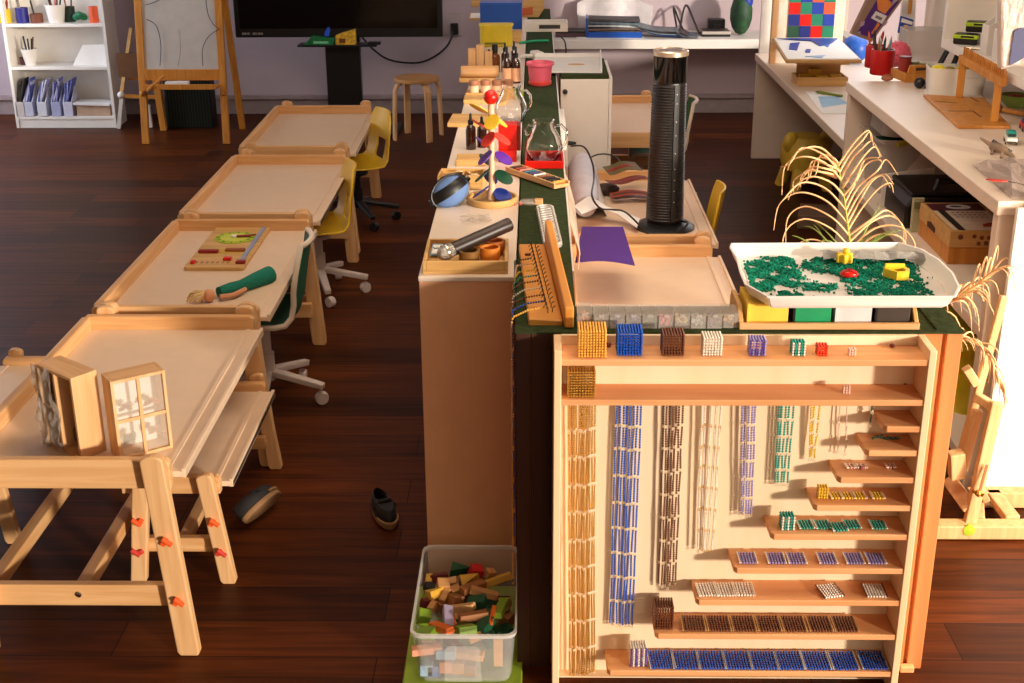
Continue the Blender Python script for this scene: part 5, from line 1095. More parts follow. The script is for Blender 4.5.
for x, z, r_ in ((-.085, .115, .011), (-.03, .118, .009), (.0, .112, .009), (.03, .112, .010), (.06, .115, .01), (.02, .09, .010), (-.01, .088, .009), (.095, .1, .012)): st.prism(circ(x, z, r_, 10), .001, 'y', -.2145)
part('stamped_marks', st, plain('stamp_brown', (120, 66, 30), .6), t)
t = thing('plastic_tub', 'translucent tub with dark green contents at the far end under the counter', 'tub', (1.90, 6.31, ms))
part('tub', MB().grid([[(x, y, z) for x, y in rrect(-.26*s, -.2*s, .26*s, .2*s, .04, 3)+rrect(-.26*s, -.2*s, .26*s, .2*s, .04, 3)[:1]] for s, z in ((.9, .004), (1, .26), (1.05, .26), (1.05, .275))], .004), GREYTUB, t, smooth=True)
part('contents', MB().b2((-.22, -.16, .006), (.22, .16, .22)), plain('tub_green', (14, 84, 60), .7), t, .02); part('lid_frame', MB().grid([[(x, y, .3+z) for x, y in rrect(-.24*s, -.17*s, .24*s, .17*s, .06, 4)+rrect(-.24*s, -.17*s, .24*s, .17*s, .06, 4)[:1]] for s, z in ((1, -.02), (.98, .06), (.8, .09))], .004), GREYTUB, t, smooth=True)
t = thing('paper_wedge', 'folded white translucent sheet slanting like a roof behind the black case', 'panel', (1.86, 5.99, ms))
part('slope', MB().slab([(-.26, -.04, .0), (.30, -.05, .0), (.45, .02, .34), (.04, .06, .34)], .006), plain('frosted_sheet', (196, 180, 168), .5), t); part('side', MB().prism([(-.26, .003), (.0, .003), (-.02, .19), (-.25, .16)], .006, 'y', -.08), OFFW, t, .002)
t = thing('yellow_leaf_toy', 'yellow green frilled strip between the green tub and white sheet', 'toy', (1.84, 6.12, ms+.26)); part('strip', MB().tube([(-.14, -.06, .0), (-.05, -.04, .03), (.05, -.03, .07), (.16, -.02, .11)], [.012, .02, .02, .008], 7), plain('yellow_green', (170, 160, 30), .6), t, smooth=True)
t = thing('clear_bag', 'crumpled clear bag at the back under the counter by the black case', 'bag', (2.16, 5.36, ms)); part('bag', MB().ball((0, 0, .16), .16, (.8, 1.3, 1), 12), clear('grey_bag', (150, 120, 104), .5, .25, 12), t, smooth=True)
t = thing('yellow_bin', 'big yellow tub low under the window counter', 'tub', (1.82, 4.95, .1205))
part('tub', MB().grid([[(x, y, z) for x, y in rrect(-.2*s, -.3*s, .2*s, .3*s, .05, 3)+rrect(-.2*s, -.3*s, .2*s, .3*s, .05, 3)[:1]] for s, z in ((.85, .0), (1, .30), (1.06, .30), (1.06, .32))], .004), YBOX, t, smooth=True); part('lid', MB().prism(rrect(-.2, -.3, .2, .3, .05), .012, 'z', .31), YBOX, t, .004)
t = thing('blue_folder', 'dark blue folder standing on the yellow tub', 'folder', (1.79, 4.74, .443)); part('cover', MB().box((0, 0, .08), (.19, .03, .15), (R(-20), 0, 0)), NAVY, t, .003); part('spine', MB().box((-.098, 0, .08), (.008, .032, .15), (R(-20), 0, 0)), PAPW, t)
# ------------------------------------------------------------------ on the tall counter
zc = 1.1005
def cup(label, px, py, r, h, pens):
    p = atz(px, py, zc); t = thing('pencil_cup', label, 'cup', p, 0, 'red pencil cups')
    part('cup', MB().lathe([(.001, 0), (r*.96, 0), (r, .004), (r, h), (r-.005, h), (r-.006, .006), (.001, .006)], n=24), plain('cup_red', (196, 18, 20), .4) if 'cup_red' not in bpy.data.materials else bpy.data.materials['cup_red'], t, smooth=True)
    for k, c in enumerate(pens):
        a = 2*math.pi*k/len(pens)+.4; part('pencil', MB().lathe([(.001, 0), (.0055, 0), (.0055, .14), (.001, .16)], (0, 0, 0), 7, (Matrix.Rotation(a, 3, 'Z') @ Matrix.Rotation(R(random.uniform(4, 13)), 3, 'Y'))).move(Matrix.Translation((r*.3*math.cos(a), r*.3*math.sin(a), .008+h*.18))), plain('pencil', c, .5), t)
cup('red pencil cup full of pencils on the tall counter, the bigger front one', 881, 74, .058, .125, [(20, 90, 60), (16, 130, 90), (230, 226, 220), (20, 20, 22), (60, 40, 30), (150, 110, 60), (12, 60, 50), (90, 150, 160), (200, 150, 90)])
cup('red pencil cup half hidden behind the bigger one', 874, 67, .05, .115, [(16, 16, 18), (24, 24, 40), (210, 90, 40), (30, 24, 40), (200, 60, 40)])
p = atz(887, 81, zc); solo('pebble', MB().ball((0, 0, .016), .026, (1.2, .9, .65), 12), plain('pebble', (160, 96, 66), .7, var=.3), 'small brown pebble before the red pencil cups', 'stone', p, smooth=True)
p = atz(899, 68, zc); t = thing('rubber_ball', 'pink dotted rubber ball behind the wooden caddy', 'ball', (p.x, p.y+.05, zc)); part('ball', MB().ball((0, 0, .065), .068, n=20), PINK, t, smooth=True)
d = MB()
for k in range(60):
    z = 1-2*(k+.5)/60; a = k*2.4; r_ = math.sqrt(1-z*z); d.ball((.067*r_*math.cos(a), .067*r_*math.sin(a), .065+.067*z), .0045, n=5)
part('bumps', d, CORAL, t)
p = atz(911, 80, zc); t = thing('wooden_caddy', 'small wooden caddy with a hand hole beside the pink ball', 'caddy', (p.x+.01, p.y+.02, zc), R(10))
open_box(t, .15, .18, .045, .011, OAK, 'board'); part('handle_board', MB().prism([(-.07, .045), (.07, .045), (.06, .085), (-.06, .085)], .011, 'y', -.088), OAK, t, .004); part('hand_hole', MB().b2((-.028, -.0892, .058), (.028, -.0882, .072)), plain('hole_dark', (70, 40, 20), .8), t)
for k, c in enumerate(((150, 40, 30), (160, 150, 80), (180, 170, 110))):
    q = thing('stacked_tin', ('red tin in the wooden caddy', 'olive tin in the wooden caddy by the basket', 'pale green tin at the back of the wooden caddy')[k], 'tin', (p.x+.0+.05*k-.03, p.y+.03+.03*(k % 2), zc+.0125)); part('tin', MB().lathe([(.001, 0), (.03, 0), (.03, .06+.03*(k == 0)), (.001, .06+.03*(k == 0))], n=16), plain('tin%d' % k, c, .5), q, smooth=True); part('lid', MB().lathe([(.031, .061+.03*(k == 0)), (.031, .07+.03*(k == 0)), (.001, .07+.03*(k == 0))], n=16), plain('tinlid%d' % k, tuple(int(x*.8) for x in c), .5), q)
p = atz(915, 60, zc); solo('clear_box', MB().grid([[(x, y, z) for x, y in rrect(-.11, -.09, .11, .09, .02, 3)+rrect(-.11, -.09, .11, .09, .02, 3)[:1]] for z in (0, .16)], .003), GREYTUB, 'translucent plastic box behind the wooden caddy', 'box', (p.x+.05, p.y+.06, zc), smooth=True)
for i, (px, py) in enumerate(((921.5, 86), (928, 90))):
    pass
p = atz(925, 89, zc); t = thing('dumbbell_toy', 'pair of black round knobs joined like a dumbbell by the white basket', 'knobs', (p.x, p.y, zc), R(-40)); part('knob', MB().ball((-.03, 0, .026), .027, n=14), BLACK, t, smooth=True); part('knob', MB().ball((.03, 0, .026), .027, n=14), BLACK, t, smooth=True); part('axle', MB().bar((-.02, 0, .026), (.02, 0, .026), .012, .012), BLACK, t)
p = atz(957, 95, zc); t = thing('white_basket', 'white plastic basket with a dipped front holding yellow balls', 'basket', (p.x, p.y+.05, zc), R(-8))
pl = rrect(-.13, -.08, .13, .08, .035, 4); pl.append(pl[0])
part('wall', MB().grid([[(x*.92, y*.92, .0) for x, y in pl], [(x*1.0, y*1.0, .125-.05*max(0, 1-abs(x+.02)/.06)*(y < 0)) for x, y in pl]], .004), OFFW, t, smooth=True); part('base', MB().prism(pl[:-1], .004, 'z', .0), OFFW, t); part('slot', MB().b2((.03, -.082, .085), (.09, -.0785, .098)), DGREY, t)
for k, (x, y, r_, lab) in enumerate(((-.085, -.0, .042, 'bright yellow ribbed ball in the white basket'), (.03, .01, .04, 'dull yellow ball in the middle of the white basket'), (-.02, .035, .035, 'olive yellow ball at the back of the white basket'))):
    solo('yellow_ball', MB().ball((0, 0, r_), r_, n=16), plain('ball_yellow%d' % k, ((224, 206, 30), (190, 160, 40), (150, 130, 40))[k], .5, var=.2, scale=60), lab, 'ball', (p.x+x, p.y+.05+y, zc+.05), group='yellow balls in the basket', smooth=True)
for k, (dx, rz, lab) in enumerate(((-.02, 40, 'dark stick leaning behind the white basket, thicker one'), (-.10, -10, 'short dark stick upright behind the white basket'))):
    solo('dark_stick', MB().bar((0, 0, 0), (.10*math.cos(R(rz)), .06, .17), .022, .016), BLACK, lab, 'stick', (p.x+dx, p.y+.16, zc), bevel=.002)
# comb loom
a, b, c, d = [atz(*q_, zc) for q_ in ((923, 97), (958, 129), (1010, 129), (985, 101))]
t = thing('comb_stand', 'honey wooden stand with a toothed top bar on the tall counter', 'stand', (0, 0, 0))
P = [a, a.lerp(b, .93), b, c, d]
part('base_board', MB().prism([(v.x, v.y) for v in P], .014, 'z', zc), OAK, t, .003)
z1 = zc+.014
pa, pb = atz(959, 97, z1), atz(994, 121, z1)
for v in (pa, pb): part('post', MB().box((v.x, v.y, z1+.085), (.032, .032, .17), (0, 0, R(-20))), OAK, t, .003)
pd = (pb-pa).normalized()
part('top_bar', MB().bar(pa-pd*.03+Vector((0, 0, .172)), pb+pd*.06+Vector((0, 0, .172)), .03, .034), OAK, t, .003)
cm = MB()
for k in range(22): v = (pa-pd*.03).lerp(pb+pd*.06, (k+.5)/22); cm.bar(v+Vector((.006, .006, .189)), v+Vector((.006, .006, .225)), .005, .012)
cm.bar(pa-pd*.03+Vector((.012, .012, .2)), pb+pd*.06+Vector((.012, .012, .2)), .004, .03)
part('comb', cm, OAK, t)
gr = MB()
for (x0, y0), (x1, y1) in (((935, 101), (957, 103)), ((948, 111), (973, 111)), ((973, 111), (981, 117)), ((970, 97), (979, 102))): gr.bar(atz(x0, y0, z1+.0006), atz(x1, y1, z1+.0006), .006, .001)
part('groove', gr, plain('groove_dark', (84, 50, 16), .8), t)
p = atz(1010, 108, zc); t = thing('green_bowl', 'green bowl of odds and ends beside the comb stand', 'bowl', (p.x+.03, p.y+.03, zc)); part('bowl', MB().lathe([(.001, 0), (.035, 0), (.065, .035), (.07, .055), (.066, .055), (.06, .036), (.03, .006), (.001, .006)], n=24), plain('olive_green', (120, 140, 60), .5), t, smooth=True); part('contents', MB().ball((0, 0, .035), .045, (1.1, 1, .5), 12), plain('odds', (150, 70, 50), .7, var=.5, scale=60, bump=.8), t, smooth=True)
a, b = atz(1000, 113, zc), atz(1024, 121, zc); t = thing('wooden_mallet', 'wooden stick with a round head lying before the green bowl', 'mallet', (0, 0, 0)); part('rod', MB().tube([a+Vector((0, 0, .016)), b+Vector((.1, -.02, .014))], .01, 8), OAK, t, smooth=True); part('head', MB().ball(a+Vector((-.01, 0, .02)), .021, n=10), plain('mallet_dark', (120, 66, 30), .6), t, smooth=True)
def car(label, px, py, c1, c2, rz):
    p = atz(px, py, zc); t = thing('toy_car', label, 'toy car', p, R(rz), 'toy cars')
    m1, m2 = plain('car', c1, .35), plain('car2', c2, .35)
    part('body', MB().b2((-.022, -.055, .010), (.022, .055, .030)), m1, t, .008); part('cabin', MB().prism([(-.035, .03), (.035, .03), (.025, .05), (-.02, .05)], .036, 'x', -.018), m2, t, .005); part('window', MB().b2((-.014, -.037, .033), (.014, -.030, .043)), BLACK, t); part('bumper', MB().b2((-.018, -.057, .012), (.018, -.054, .018)), DGREY, t)
    for x in (-.022, .018):
        for y in (-.032, .032): part('wheel', MB().lathe([(.001, 0), (.011, 0), (.011, .004), (.001, .004)], (x, y, .011), 12, Matrix.Rotation(R(90), 3, 'Y')), BLACK, t)
car('white and teal toy car on the tall counter edge', 1010, 143, (228, 222, 212), (20, 140, 130), -14); car('red and blue toy car cut by the photo edge', 1026, 130, (190, 36, 40), (40, 50, 110), -10)
a = atz(983, 149, zc); b = atz(1015, 161, zc); t = thing('toy_dinosaur', 'grey toy dinosaur skeleton lying on the tall counter', 'toy', (0, 0, 0))
part('body', MB().tube([a+Vector((-.01, .02, .04)), a+Vector((.02, -.02, .022)), a.lerp(b, .35)+Vector((0, 0, .022)), a.lerp(b, .65)+Vector((0, .01, .026)), b+Vector((0, 0, .012))], [.003, .010, .020, .017, .004], 9), plain('dino_grey', (150, 126, 104), .7, var=.3, bump=.4), t, smooth=True)
for u in (.35, .65): part('leg', MB().tube([a.lerp(b, u)+Vector((-.01, -.015, .02)), a.lerp(b, u)+Vector((-.02, -.03, .004))], .006, 6), plain('dino_leg', (140, 116, 96), .7), t, smooth=True)
sp_ = MB()
for k in range(9): v = a.lerp(b, .3+.07*k); sp_.box(v+Vector((0, .006, .044-.002*k)), (.008, .003, .012), (0, .5, 0))
part('spines', sp_, DGREY, t)
q = [atz(*x_, zc) for x_ in ((972, 166), (1024, 160), (1070, 205), (1012, 200))]
rows = [[q[0].lerp(q[1], u).lerp(q[3].lerp(q[2], u), v)+Vector((0, 0, .006+.022*random.random()*(0 < u < 1))) for u in [k/7 for k in range(8)]] for v in [k/5 for k in range(6)]]
solo('plastic_bag', MB().grid(rows, .001), clear('pinkish_film', (222, 200, 188), .6, .2, 30), 'flat crumpled clear plastic bag at the near end of the tall counter', 'bag')
p = atz(996, 182, zc+.03); t = thing('red_tag', 'red tag lying on the clear plastic bag', 'tag', (p.x, p.y, zc+.034), R(-24)); part('tag', MB().prism([(-.035, 0), (-.01, .014), (.03, .012), (.04, 0), (.02, -.012), (-.01, -.014)], .004, 'z', 0), CORAL, t, .001); part('string', MB().tube([(.038, 0, .002), (.07, -.01, .002), (.1, -.03, .0)], .0014, 5), DGREY, t)
# cubby contents
p = atz(966, 44, zb_)
for k, (dx, dy, dz, rz, lab) in enumerate(((0, 0, 0, -30, 'lime and black battery pack lying underneath in the wall cubby'), (.06, .03, .052, -24, 'lime and black battery pack on top of the other in the wall cubby'))):
    t = thing('battery_pack', lab, 'battery', (p.x+dx, p.y+dy, zb_+dz), R(rz), 'battery packs in the cubby')
    part('case', MB().b2((-.055, -.035, 0), (.055, .035, .05)), BLACK, t, .008); part('lime_band', MB().b2((-.057, -.037, .028), (.057, -.006, .046)), plain('battery_lime', (176, 206, 30), .5), t, .003); part('lime_end', MB().b2((-.0575, .006, .006), (-.03, .036, .049)), bpy.data.materials['battery_lime'], t, .003); part('contact', MB().b2((-.02, -.0378, .033), (.04, -.037, .042)), BLACK, t)
p = atz(976, 50, zb_); t = thing('metal_tool', 'small metal tool beside the battery packs', 'tool', (p.x, p.y-.02, zb_), R(-30)); part('bar', MB().bar((-.05, 0, .008), (.05, .0, .008), .012, .01).bar((-.03, -.015, .006), (-.03, .02, .006), .012, .008), CHROME, t, .002)
for k, (px, py) in enumerate(((986, 55), (998, 61))):
    p = atz(px, py, zb_); t = thing('magazine_file', ('white magazine file standing in the wall cubby beside the battery packs', 'white magazine file next to the hanging bag in the wall cubby')[k], 'file box', (p.x+.10, p.y+.02, zb_), 0, 'magazine files in the cubby')
    part('front', MB().b2((-.11, -.045, 0), (-.104, .045, .13)), OFFW, t, .002); part('side', MB().prism([(-.104, 0), (.10, 0), (.10, .28), (-.104, .13)], .005, 'y', -.045), OFFW, t); part('side', MB().prism([(-.104, 0), (.10, 0), (.10, .28), (-.104, .13)], .005, 'y', .040), OFFW, t); part('papers', MB().b2((-.06, -.035, .003), (.09, .035, .25)), PAPER, t, .002)
t = thing('fabric_bag', 'white film bag with a dark blue shape hanging at the wall cubby', 'bag', (1.79, 4.72, 1.30))
P_ = [aty(*q_, 4.75) for q_ in ((1000, 2), (1012, -20), (1040, -20), (1040, 66), (1012, 66), (1000, 70))]
t.location = (0, 0, 0)
part('bag', MB().prism([(v.x, v.z) for v in P_], .05, 'y', 4.74), BAGW, t, .01)
P_ = [aty(*q_, 4.735) for q_ in ((1014, 31), (1020, 28), (1034, 28), (1036, 50), (1020, 60), (1009, 66), (1011, 50))]
part('blue_print', MB().prism([(v.x, v.z) for v in P_], .003, 'y', 4.732), NAVY, t)
# ------------------------------------------------------------------ on the low side desk
zd = .7655
def quadY(pts, Y, tilt=0): return [aty(px, py, Y+tilt*(40-py)/40) for px, py in pts]
t = thing('checker_board', 'board of red, green and blue squares in a pale frame leaning by the window', 'board', (0, 0, 0))
Yb = 9.15
f0 = aty(776, 50, Yb); f1 = aty(842, 50, Yb); X0, X1 = f0.x, f1.x; zt_ = 1.65
part('frame', MB().b2((X0, Yb+.004, zd), (X1, Yb+.03, zt_)), plain('frame_cream', (232, 216, 196), .5), t, .004); part('side_edge', MB().b2((X0-.04, Yb, zd), (X0-.0005, Yb+.05, zt_)), PZ, t, .003)
cell = (aty(833, 38, Yb).x-aty(787, 38, Yb).x)/4; xa = aty(787, 38, Yb).x; za = aty(800, 37.5, Yb).z
CC = {'r': RED, 'g': plain('sq_green', (16, 124, 92), .5), 'b': plain('sq_blue', (10, 52, 160), .5), 'o': plain('sq_orange', (232, 84, 44), .5), 'n': plain('sq_navy', (6, 30, 120), .5), 'd': plain('sq_dkgreen', (14, 70, 46), .5)}
for j, rw in enumerate(('dnrg', 'nrgb', 'rgbo', 'gboG'.replace('G', 'g'), 'bogr')):
    for i, k in enumerate(rw): part('square', MB().b2((xa+cell*i, Yb-.004, za+cell*j), (xa+cell*(i+1)-.002, Yb+.004, za+cell*(j+1)-.002)), CC[k], t)
zm = .95
t = thing('map_board', 'tilted white board with blue map shapes on the wooden block box', 'board', (0, 0, 0))
Q = [atz(*q_, zm) for q_ in ((786, 60), (862, 60), (839, 38), (772, 38))]
Q[0].z -= .0; part('board', MB().slab(Q, .02), TANW, t, .003)
cen = sum(Q, Vector())/4; part('face', MB().slab([cen+(v-cen)*.95+Vector((0, 0, .004)) for v in Q], .003), PAPW, t)
for k, (P, m) in enumerate(((((777, 38.5), (838, 38.5), (832, 43), (820, 46), (812, 41), (795, 40)), BLUE), (((790, 43), (800, 42), (797, 50), (789, 49)), BLUE), (((817, 41), (832, 41), (828, 47)), plain('map_blue', (60, 120, 200), .6)), (((806, 49), (811, 49), (810, 52.5), (805, 52)), BLUE), (((805, 56), (825, 55), (822, 57.5)), plain('map_pale', (150, 180, 214), .6)))):
    part('map_shape', MB().slab([atz(px, py, zm+.008) for px, py in reversed(P)], .003), m, t)
t = thing('block_box', 'open wooden box of yellow blocks under the map board', 'box', (atz(822, 86, zd).x, atz(822, 86, zd).y+.09, zd))
open_box(t, .32, .20, .055, .012, TANW, 'board'); part('lid', MB().b2((-.15, -.02, .12), (.18, .14, .138)), PX, t, .002); part('inner_wall', MB().b2((-.14, .05, .0125), (.14, .06, .12)), TANW, t)
for k, (x, y, z, rz, lab) in enumerate(((-.10, .0, .0, 0, 'yellow block at the side of the wooden box under the map board'), (-.03, .02, .03, 10, 'yellow block lying on top in the wooden box under the map board'), (.0, -.05, .0, 4, 'yellow block at the front middle of the wooden box under the map board'), (.09, -.045, .0, 0, 'yellow block at the counter end of the wooden box under the map board'))):
    solo('yellow_block', MB().b2((-.036, -.025, 0), (.036, .025, .05)), plain('mustard_block%d' % k, (206, 160, 40), .55), lab, 'block', t.location+Vector((x, y, .0125+z)), R(rz), 'yellow blocks in the box', .003)
Q = [atz(*q_, zd) for q_ in ((822, 114), (854, 114), (838, 93), (806, 92))]
t = thing('blue_paper', 'pale blue and white sheet lying flat on the low side desk', 'paper', (0, 0, 0)); part('sheet', MB().slab([v+Vector((0, 0, .003)) for v in Q], .003), PAPW, t); cen = sum(Q, Vector())/4; part('blue_wash', MB().slab([v+Vector((0, 0, .004)) for v in [atz(*q_, zd) for q_ in ((822, 108), (848, 104), (838, 97), (818, 97))]], .001), plain('wash_blue', (150, 190, 220), .7), t)
a, b = atz(818, 94, zd), atz(842, 98, zd); t = thing('yellow_pencil', 'olive pencil lying across the pale blue sheet', 'pencil', (0, 0, 0)); part('shaft', MB().tube([a+Vector((0, 0, .012)), b+Vector((0, 0, .012))], .008, 7), plain('olive_pencil', (120, 130, 20), .5), t, smooth=True); part('tip', MB().tube([a+Vector((0, 0, .012)), a+(a-b)*.12+Vector((0, 0, .012))], [.008, .001], 7), DGREY, t)
p = atz(861, 70, zd); t = thing('blue_ball', 'blue ball behind the red pencil cups near the window', 'ball', (p.x+.02, p.y+.30, zd)); part('ball', MB().ball((0, 0, .095), .095, n=24), plain('ball_blue', (24, 84, 180), .4), t, smooth=True); part('valve', MB().ball((-.07, -.06, .10), .01, n=8), DGREY, t)
Yp = 8.05
P_ = [aty(*q_, Yp) for q_ in ((851, 34), (872, 42), (904, -2), (873, -12))]
t = thing('puzzle_box', 'purple printed puzzle box hanging tilted before the bright window', 'box', (0, 0, 0))
part('box', MB().prism([(v.x, v.z) for v in P_], .05, 'y', Yp), plain('box_edge_brown', (150, 120, 100), .6), t, .003)
def pq(pts, m, nm, dy): part(nm, MB().prism([(v.x, v.z) for v in [aty(*q_, Yp-dy) for q_ in pts]], .002, 'y', Yp-dy), m, t)
pq(((857, 33), (872, 38), (899, 1), (880, -6), (872, 8)), plain('print_purple', (74, 26, 120), .6), 'purple_print', .003)
pq(((877, 0), (886, -3), (893, 4), (885, 14), (878, 10)), plain('print_orange', (220, 130, 60), .6), 'orange_figure', .006); pq(((873, 34), (880, 25), (878, 22), (874, 29), (871, 33)), bpy.data.materials['print_orange'], 'orange_figure', .006)
pq(((871, 18), (882, 24), (887, 16), (876, 11)), PAPER, 'white_label', .008); pq(((875, 17.5), (881, 20.5), (882.5, 18), (876.5, 15)), plain('label_grey', (120, 110, 130), .6), 'label_marks', .010)
for pts in (((860, 27), (864, 25), (865, 21), (861, 22)), ((857, 33), (861, 34), (860, 31)), ((884, 27), (888, 22), (885, 20)), ((890, 8), (898, 0), (894, -2))): pq(pts, plain('print_mauve', (176, 150, 170), .6), 'printed_spot', .006)
t = thing('hanging_cord', 'thin pale cord holding the purple puzzle box', 'cord', (0, 0, 0)); part('cord', MB().tube([aty(888, -8, Yp+.02), aty(880, -60, Yp+.3)], .004, 5), PAPER, t)
Yq = 8.1; P_ = [aty(*q_, Yq) for q_ in ((898, 33), (911, 34), (914, 20), (901, 16))]
t = thing('small_picture', 'small blue picture with an orange shape before the window post', 'picture', (0, 0, 0)); part('card', MB().prism([(v.x, v.z) for v in P_], .02, 'y', Yq), plain('picture_blue', (20, 70, 160), .6), t, .002); part('orange_shape', MB().prism([(v.x, v.z) for v in [aty(*q_, Yq-.003) for q_ in ((902, 32), (909, 31), (908, 25), (904, 25))]], .002, 'y', Yq-.003), plain('shape_orange', (224, 160, 70), .6), t); part('pale_edge', MB().prism([(v.x, v.z) for v in [aty(*q_, Yq-.003) for q_ in ((901, 22), (912, 25), (913, 22), (902, 18))]], .002, 'y', Yq-.003), PAPW, t)
t = thing('picture_stand', 'wooden edged display stand behind the small blue picture', 'stand', (0, 0, 0)); P_ = [aty(*q_, 8.2) for q_ in ((896, 60), (914, 60), (917, -20), (905, -20))]; part('panel', MB().prism([(v.x, v.z) for v in P_], .03, 'y', 8.2), PAPW, t, .003); part('edge', MB().prism([(v.x, v.z) for v in [aty(*q_, 8.19) for q_ in ((908, 14), (911, 14), (914, -20), (910, -20))]], .01, 'y', 8.185), OAK, t)
# yellow stool under the side desk
p = atz(800, 172, 0); t = thing('yellow_stool', 'mustard yellow child stool with splayed legs under the low side desk', 'stool', (1.83, 8.7, 0), R(20))
ys = plain('stool_yellow', (214, 176, 60), .5)
part('body', MB().lathe([(.15, .14), (.17, .2), (.165, .30), (.12, .36), (.001, .37)], n=22), ys, t, smooth=True); part('ear', MB().ball((-.14, -.03, .33), .06, (1, .6, 1.2), 12), ys, t, smooth=True); part('ear', MB().ball((.12, -.05, .33), .06, (1, .6, 1.2), 12), ys, t, smooth=True)
for a in (40, 130, 220, 310): part('leg', MB().tube([(.11*math.cos(R(a)), .11*math.sin(R(a)), .16), (.17*math.cos(R(a)), .17*math.sin(R(a)), .0)], [.045, .035], 10), ys, t, smooth=True)
t = thing('grey_board', 'flat grey board on the floor behind the palm fronds', 'board', (1.9, 7.75, 0), R(-14)); part('board', MB().b2((-.28, -.12, 0), (.3, .16, .09)), plain('board_greybrown', (120, 92, 70), .6), t, .006)
# ------------------------------------------------------------------ on the back desk
zq = ZD+.0005
p = atz(610, 36, zq); t = thing('blue_letter_tray', 'blue letter tray filled with patterned papers on the back desk', 'tray', (.62, 10.98, zq), R(-2))
part('base', MB().b2((-.20, -.13, 0), (.26, .13, .02)), BLUE, t, .003); part('side', MB().b2((-.20, -.13, .02), (-.185, .13, .16)), BLUE, t, .003); part('front_lip', MB().b2((-.1845, -.135, .0), (.26, -.1305, .05)), BLUE, t)
for k, (z, c) in enumerate(((.02, (210, 206, 204)), (.05, (110, 90, 84)), (.075, (170, 176, 176)), (.105, (96, 110, 120)), (.135, (70, 66, 70)))):
    part('paper', MB().grid([[(x, y, z+.004+.01*math.sin(4*x+k)) for x in sp(-.18, .24, 7)] for y in (-.12, .12)], .016), plain('tray_paper%d' % k, c, .7, var=.35, scale=25), t)
t = thing('magazines', 'blue grey magazines sliding down beside the letter tray', 'magazines', (1.02, 10.96, zq), R(-6))
t.name = 'magazine_pile'
for k in range(4): part('magazine', MB().grid([[(x, y, .012+.02*(3-k)*0+.09*math.exp(-((x+.26)/.16)**2)*(1-.15*k)+.014*k*(x < .2)) for x in sp(-.22, .26+.02*k, 10)] for y in (-.11-.01*k, .11)], .008), plain('mag%d' % k, [(40, 60, 120), (120, 140, 150), (60, 50, 54), (90, 100, 110)][k], .4, var=.35, scale=18), t)
solo('white_bag', MB().grid([[(-.3+.62*i/11+random.uniform(-.01, .01), .02*math.sin(i)+j*.02, (.20+.1*math.sin(2.6*i/11+.4))*j/3+random.uniform(0, .012)) for i in range(12)] for j in range(4)], .004), plain('bag_white', (206, 198, 200), .5, bump=.4), 'crumpled white bag behind the letter tray on the back desk', 'bag', (.66, 11.14, zq), smooth=True)
t = thing('white_sheet', 'white curved sheet lying under the letter tray edge', 'paper', (.58, 10.86, zq-.0)); part('sheet', MB().grid([[(-.24+.55*i/8, -.07+.05*j, .001+.002*j) for i in range(9)] for j in range(3)], .001), PAPW, t)
t = thing('dark_binder', 'dark maroon binder lying at the divider end of the back desk', 'binder', (.30, 11.0, zq)); part('cover', MB().b2((-.13, -.1, 0), (.12, .1, .035)), plain('binder_maroon', (80, 50, 56), .5), t, .004); part('black_spine', MB().b2((-.13, -.1, .036), (.12, .1, .05)), BLACK, t, .003)
t = thing('router', 'black router with a silver front edge on the back desk', 'router', (1.49, 11.0, zq)); part('body', MB().b2((-.115, -.09, 0), (.115, .09, .018)), BLACK, t, .004); part('silver_edge', MB().b2((-.117, -.092, .0185), (.117, .09, .042)), plain('router_silver', (176, 166, 156), .35), t, .004); part('black_top', MB().b2((-.108, -.07, .0425), (.108, .088, .046)), BLACK, t)
t = thing('black_adaptor', 'small black adaptor box behind the router', 'adaptor', (1.52, 11.18, zq)); part('case', MB().b2((-.07, -.04, 0), (.07, .05, .11)), BLACK, t, .006); part('plug', MB().b2((-.02, -.05, .03), (.03, -.0405, .07)), DGREY, t)
cp = [Vector((1.10, 11.15, zq+.012)), Vector((1.18, 11.08, zq+.02)), Vector((1.16, 11.2, zq+.2)), Vector((1.24, 11.15, zq+.03)), Vector((1.3, 11.0, zq+.012)), Vector((1.2, 10.98, zq+.012)), Vector((1.26, 11.2, zq+.22)), Vector((1.34, 11.2, zq+.08)), Vector((1.36, 11.05, zq+.02)), Vector((1.38, 11.02, zq+.02))]
solo('cable_tangle', MB().tube(smooth_path(cp), .009, 6), DGREY, 'tangle of dark cables beside the router', 'cord', smooth=True)
t = thing('green_bag', 'dark green and blue patterned bag at the corner of the back desk', 'bag', (1.70, 11.02, zq)); part('bag', MB().ball((0, 0, .17), .17, (.55, .7, 1), 14), plain('bag_green', (30, 70, 40), .6, var=.6, scale=16, bump=.5), t, smooth=True); part('blue_flap', MB().ball((.03, -.03, .28), .085, (.7, .7, .9), 10), plain('flap_blue', (30, 50, 150), .5, var=.4, scale=20), t, smooth=True)
solo('thin_cable', MB().tube(smooth_path([aty(560, 36, 10.74), aty(565, 42, 10.73), aty(566, 55, 10.73), aty(564, 62, 10.73)]), .006, 5), BLACK, 'thin dark cable hanging over the back desk edge by the divider', 'cord', smooth=True)
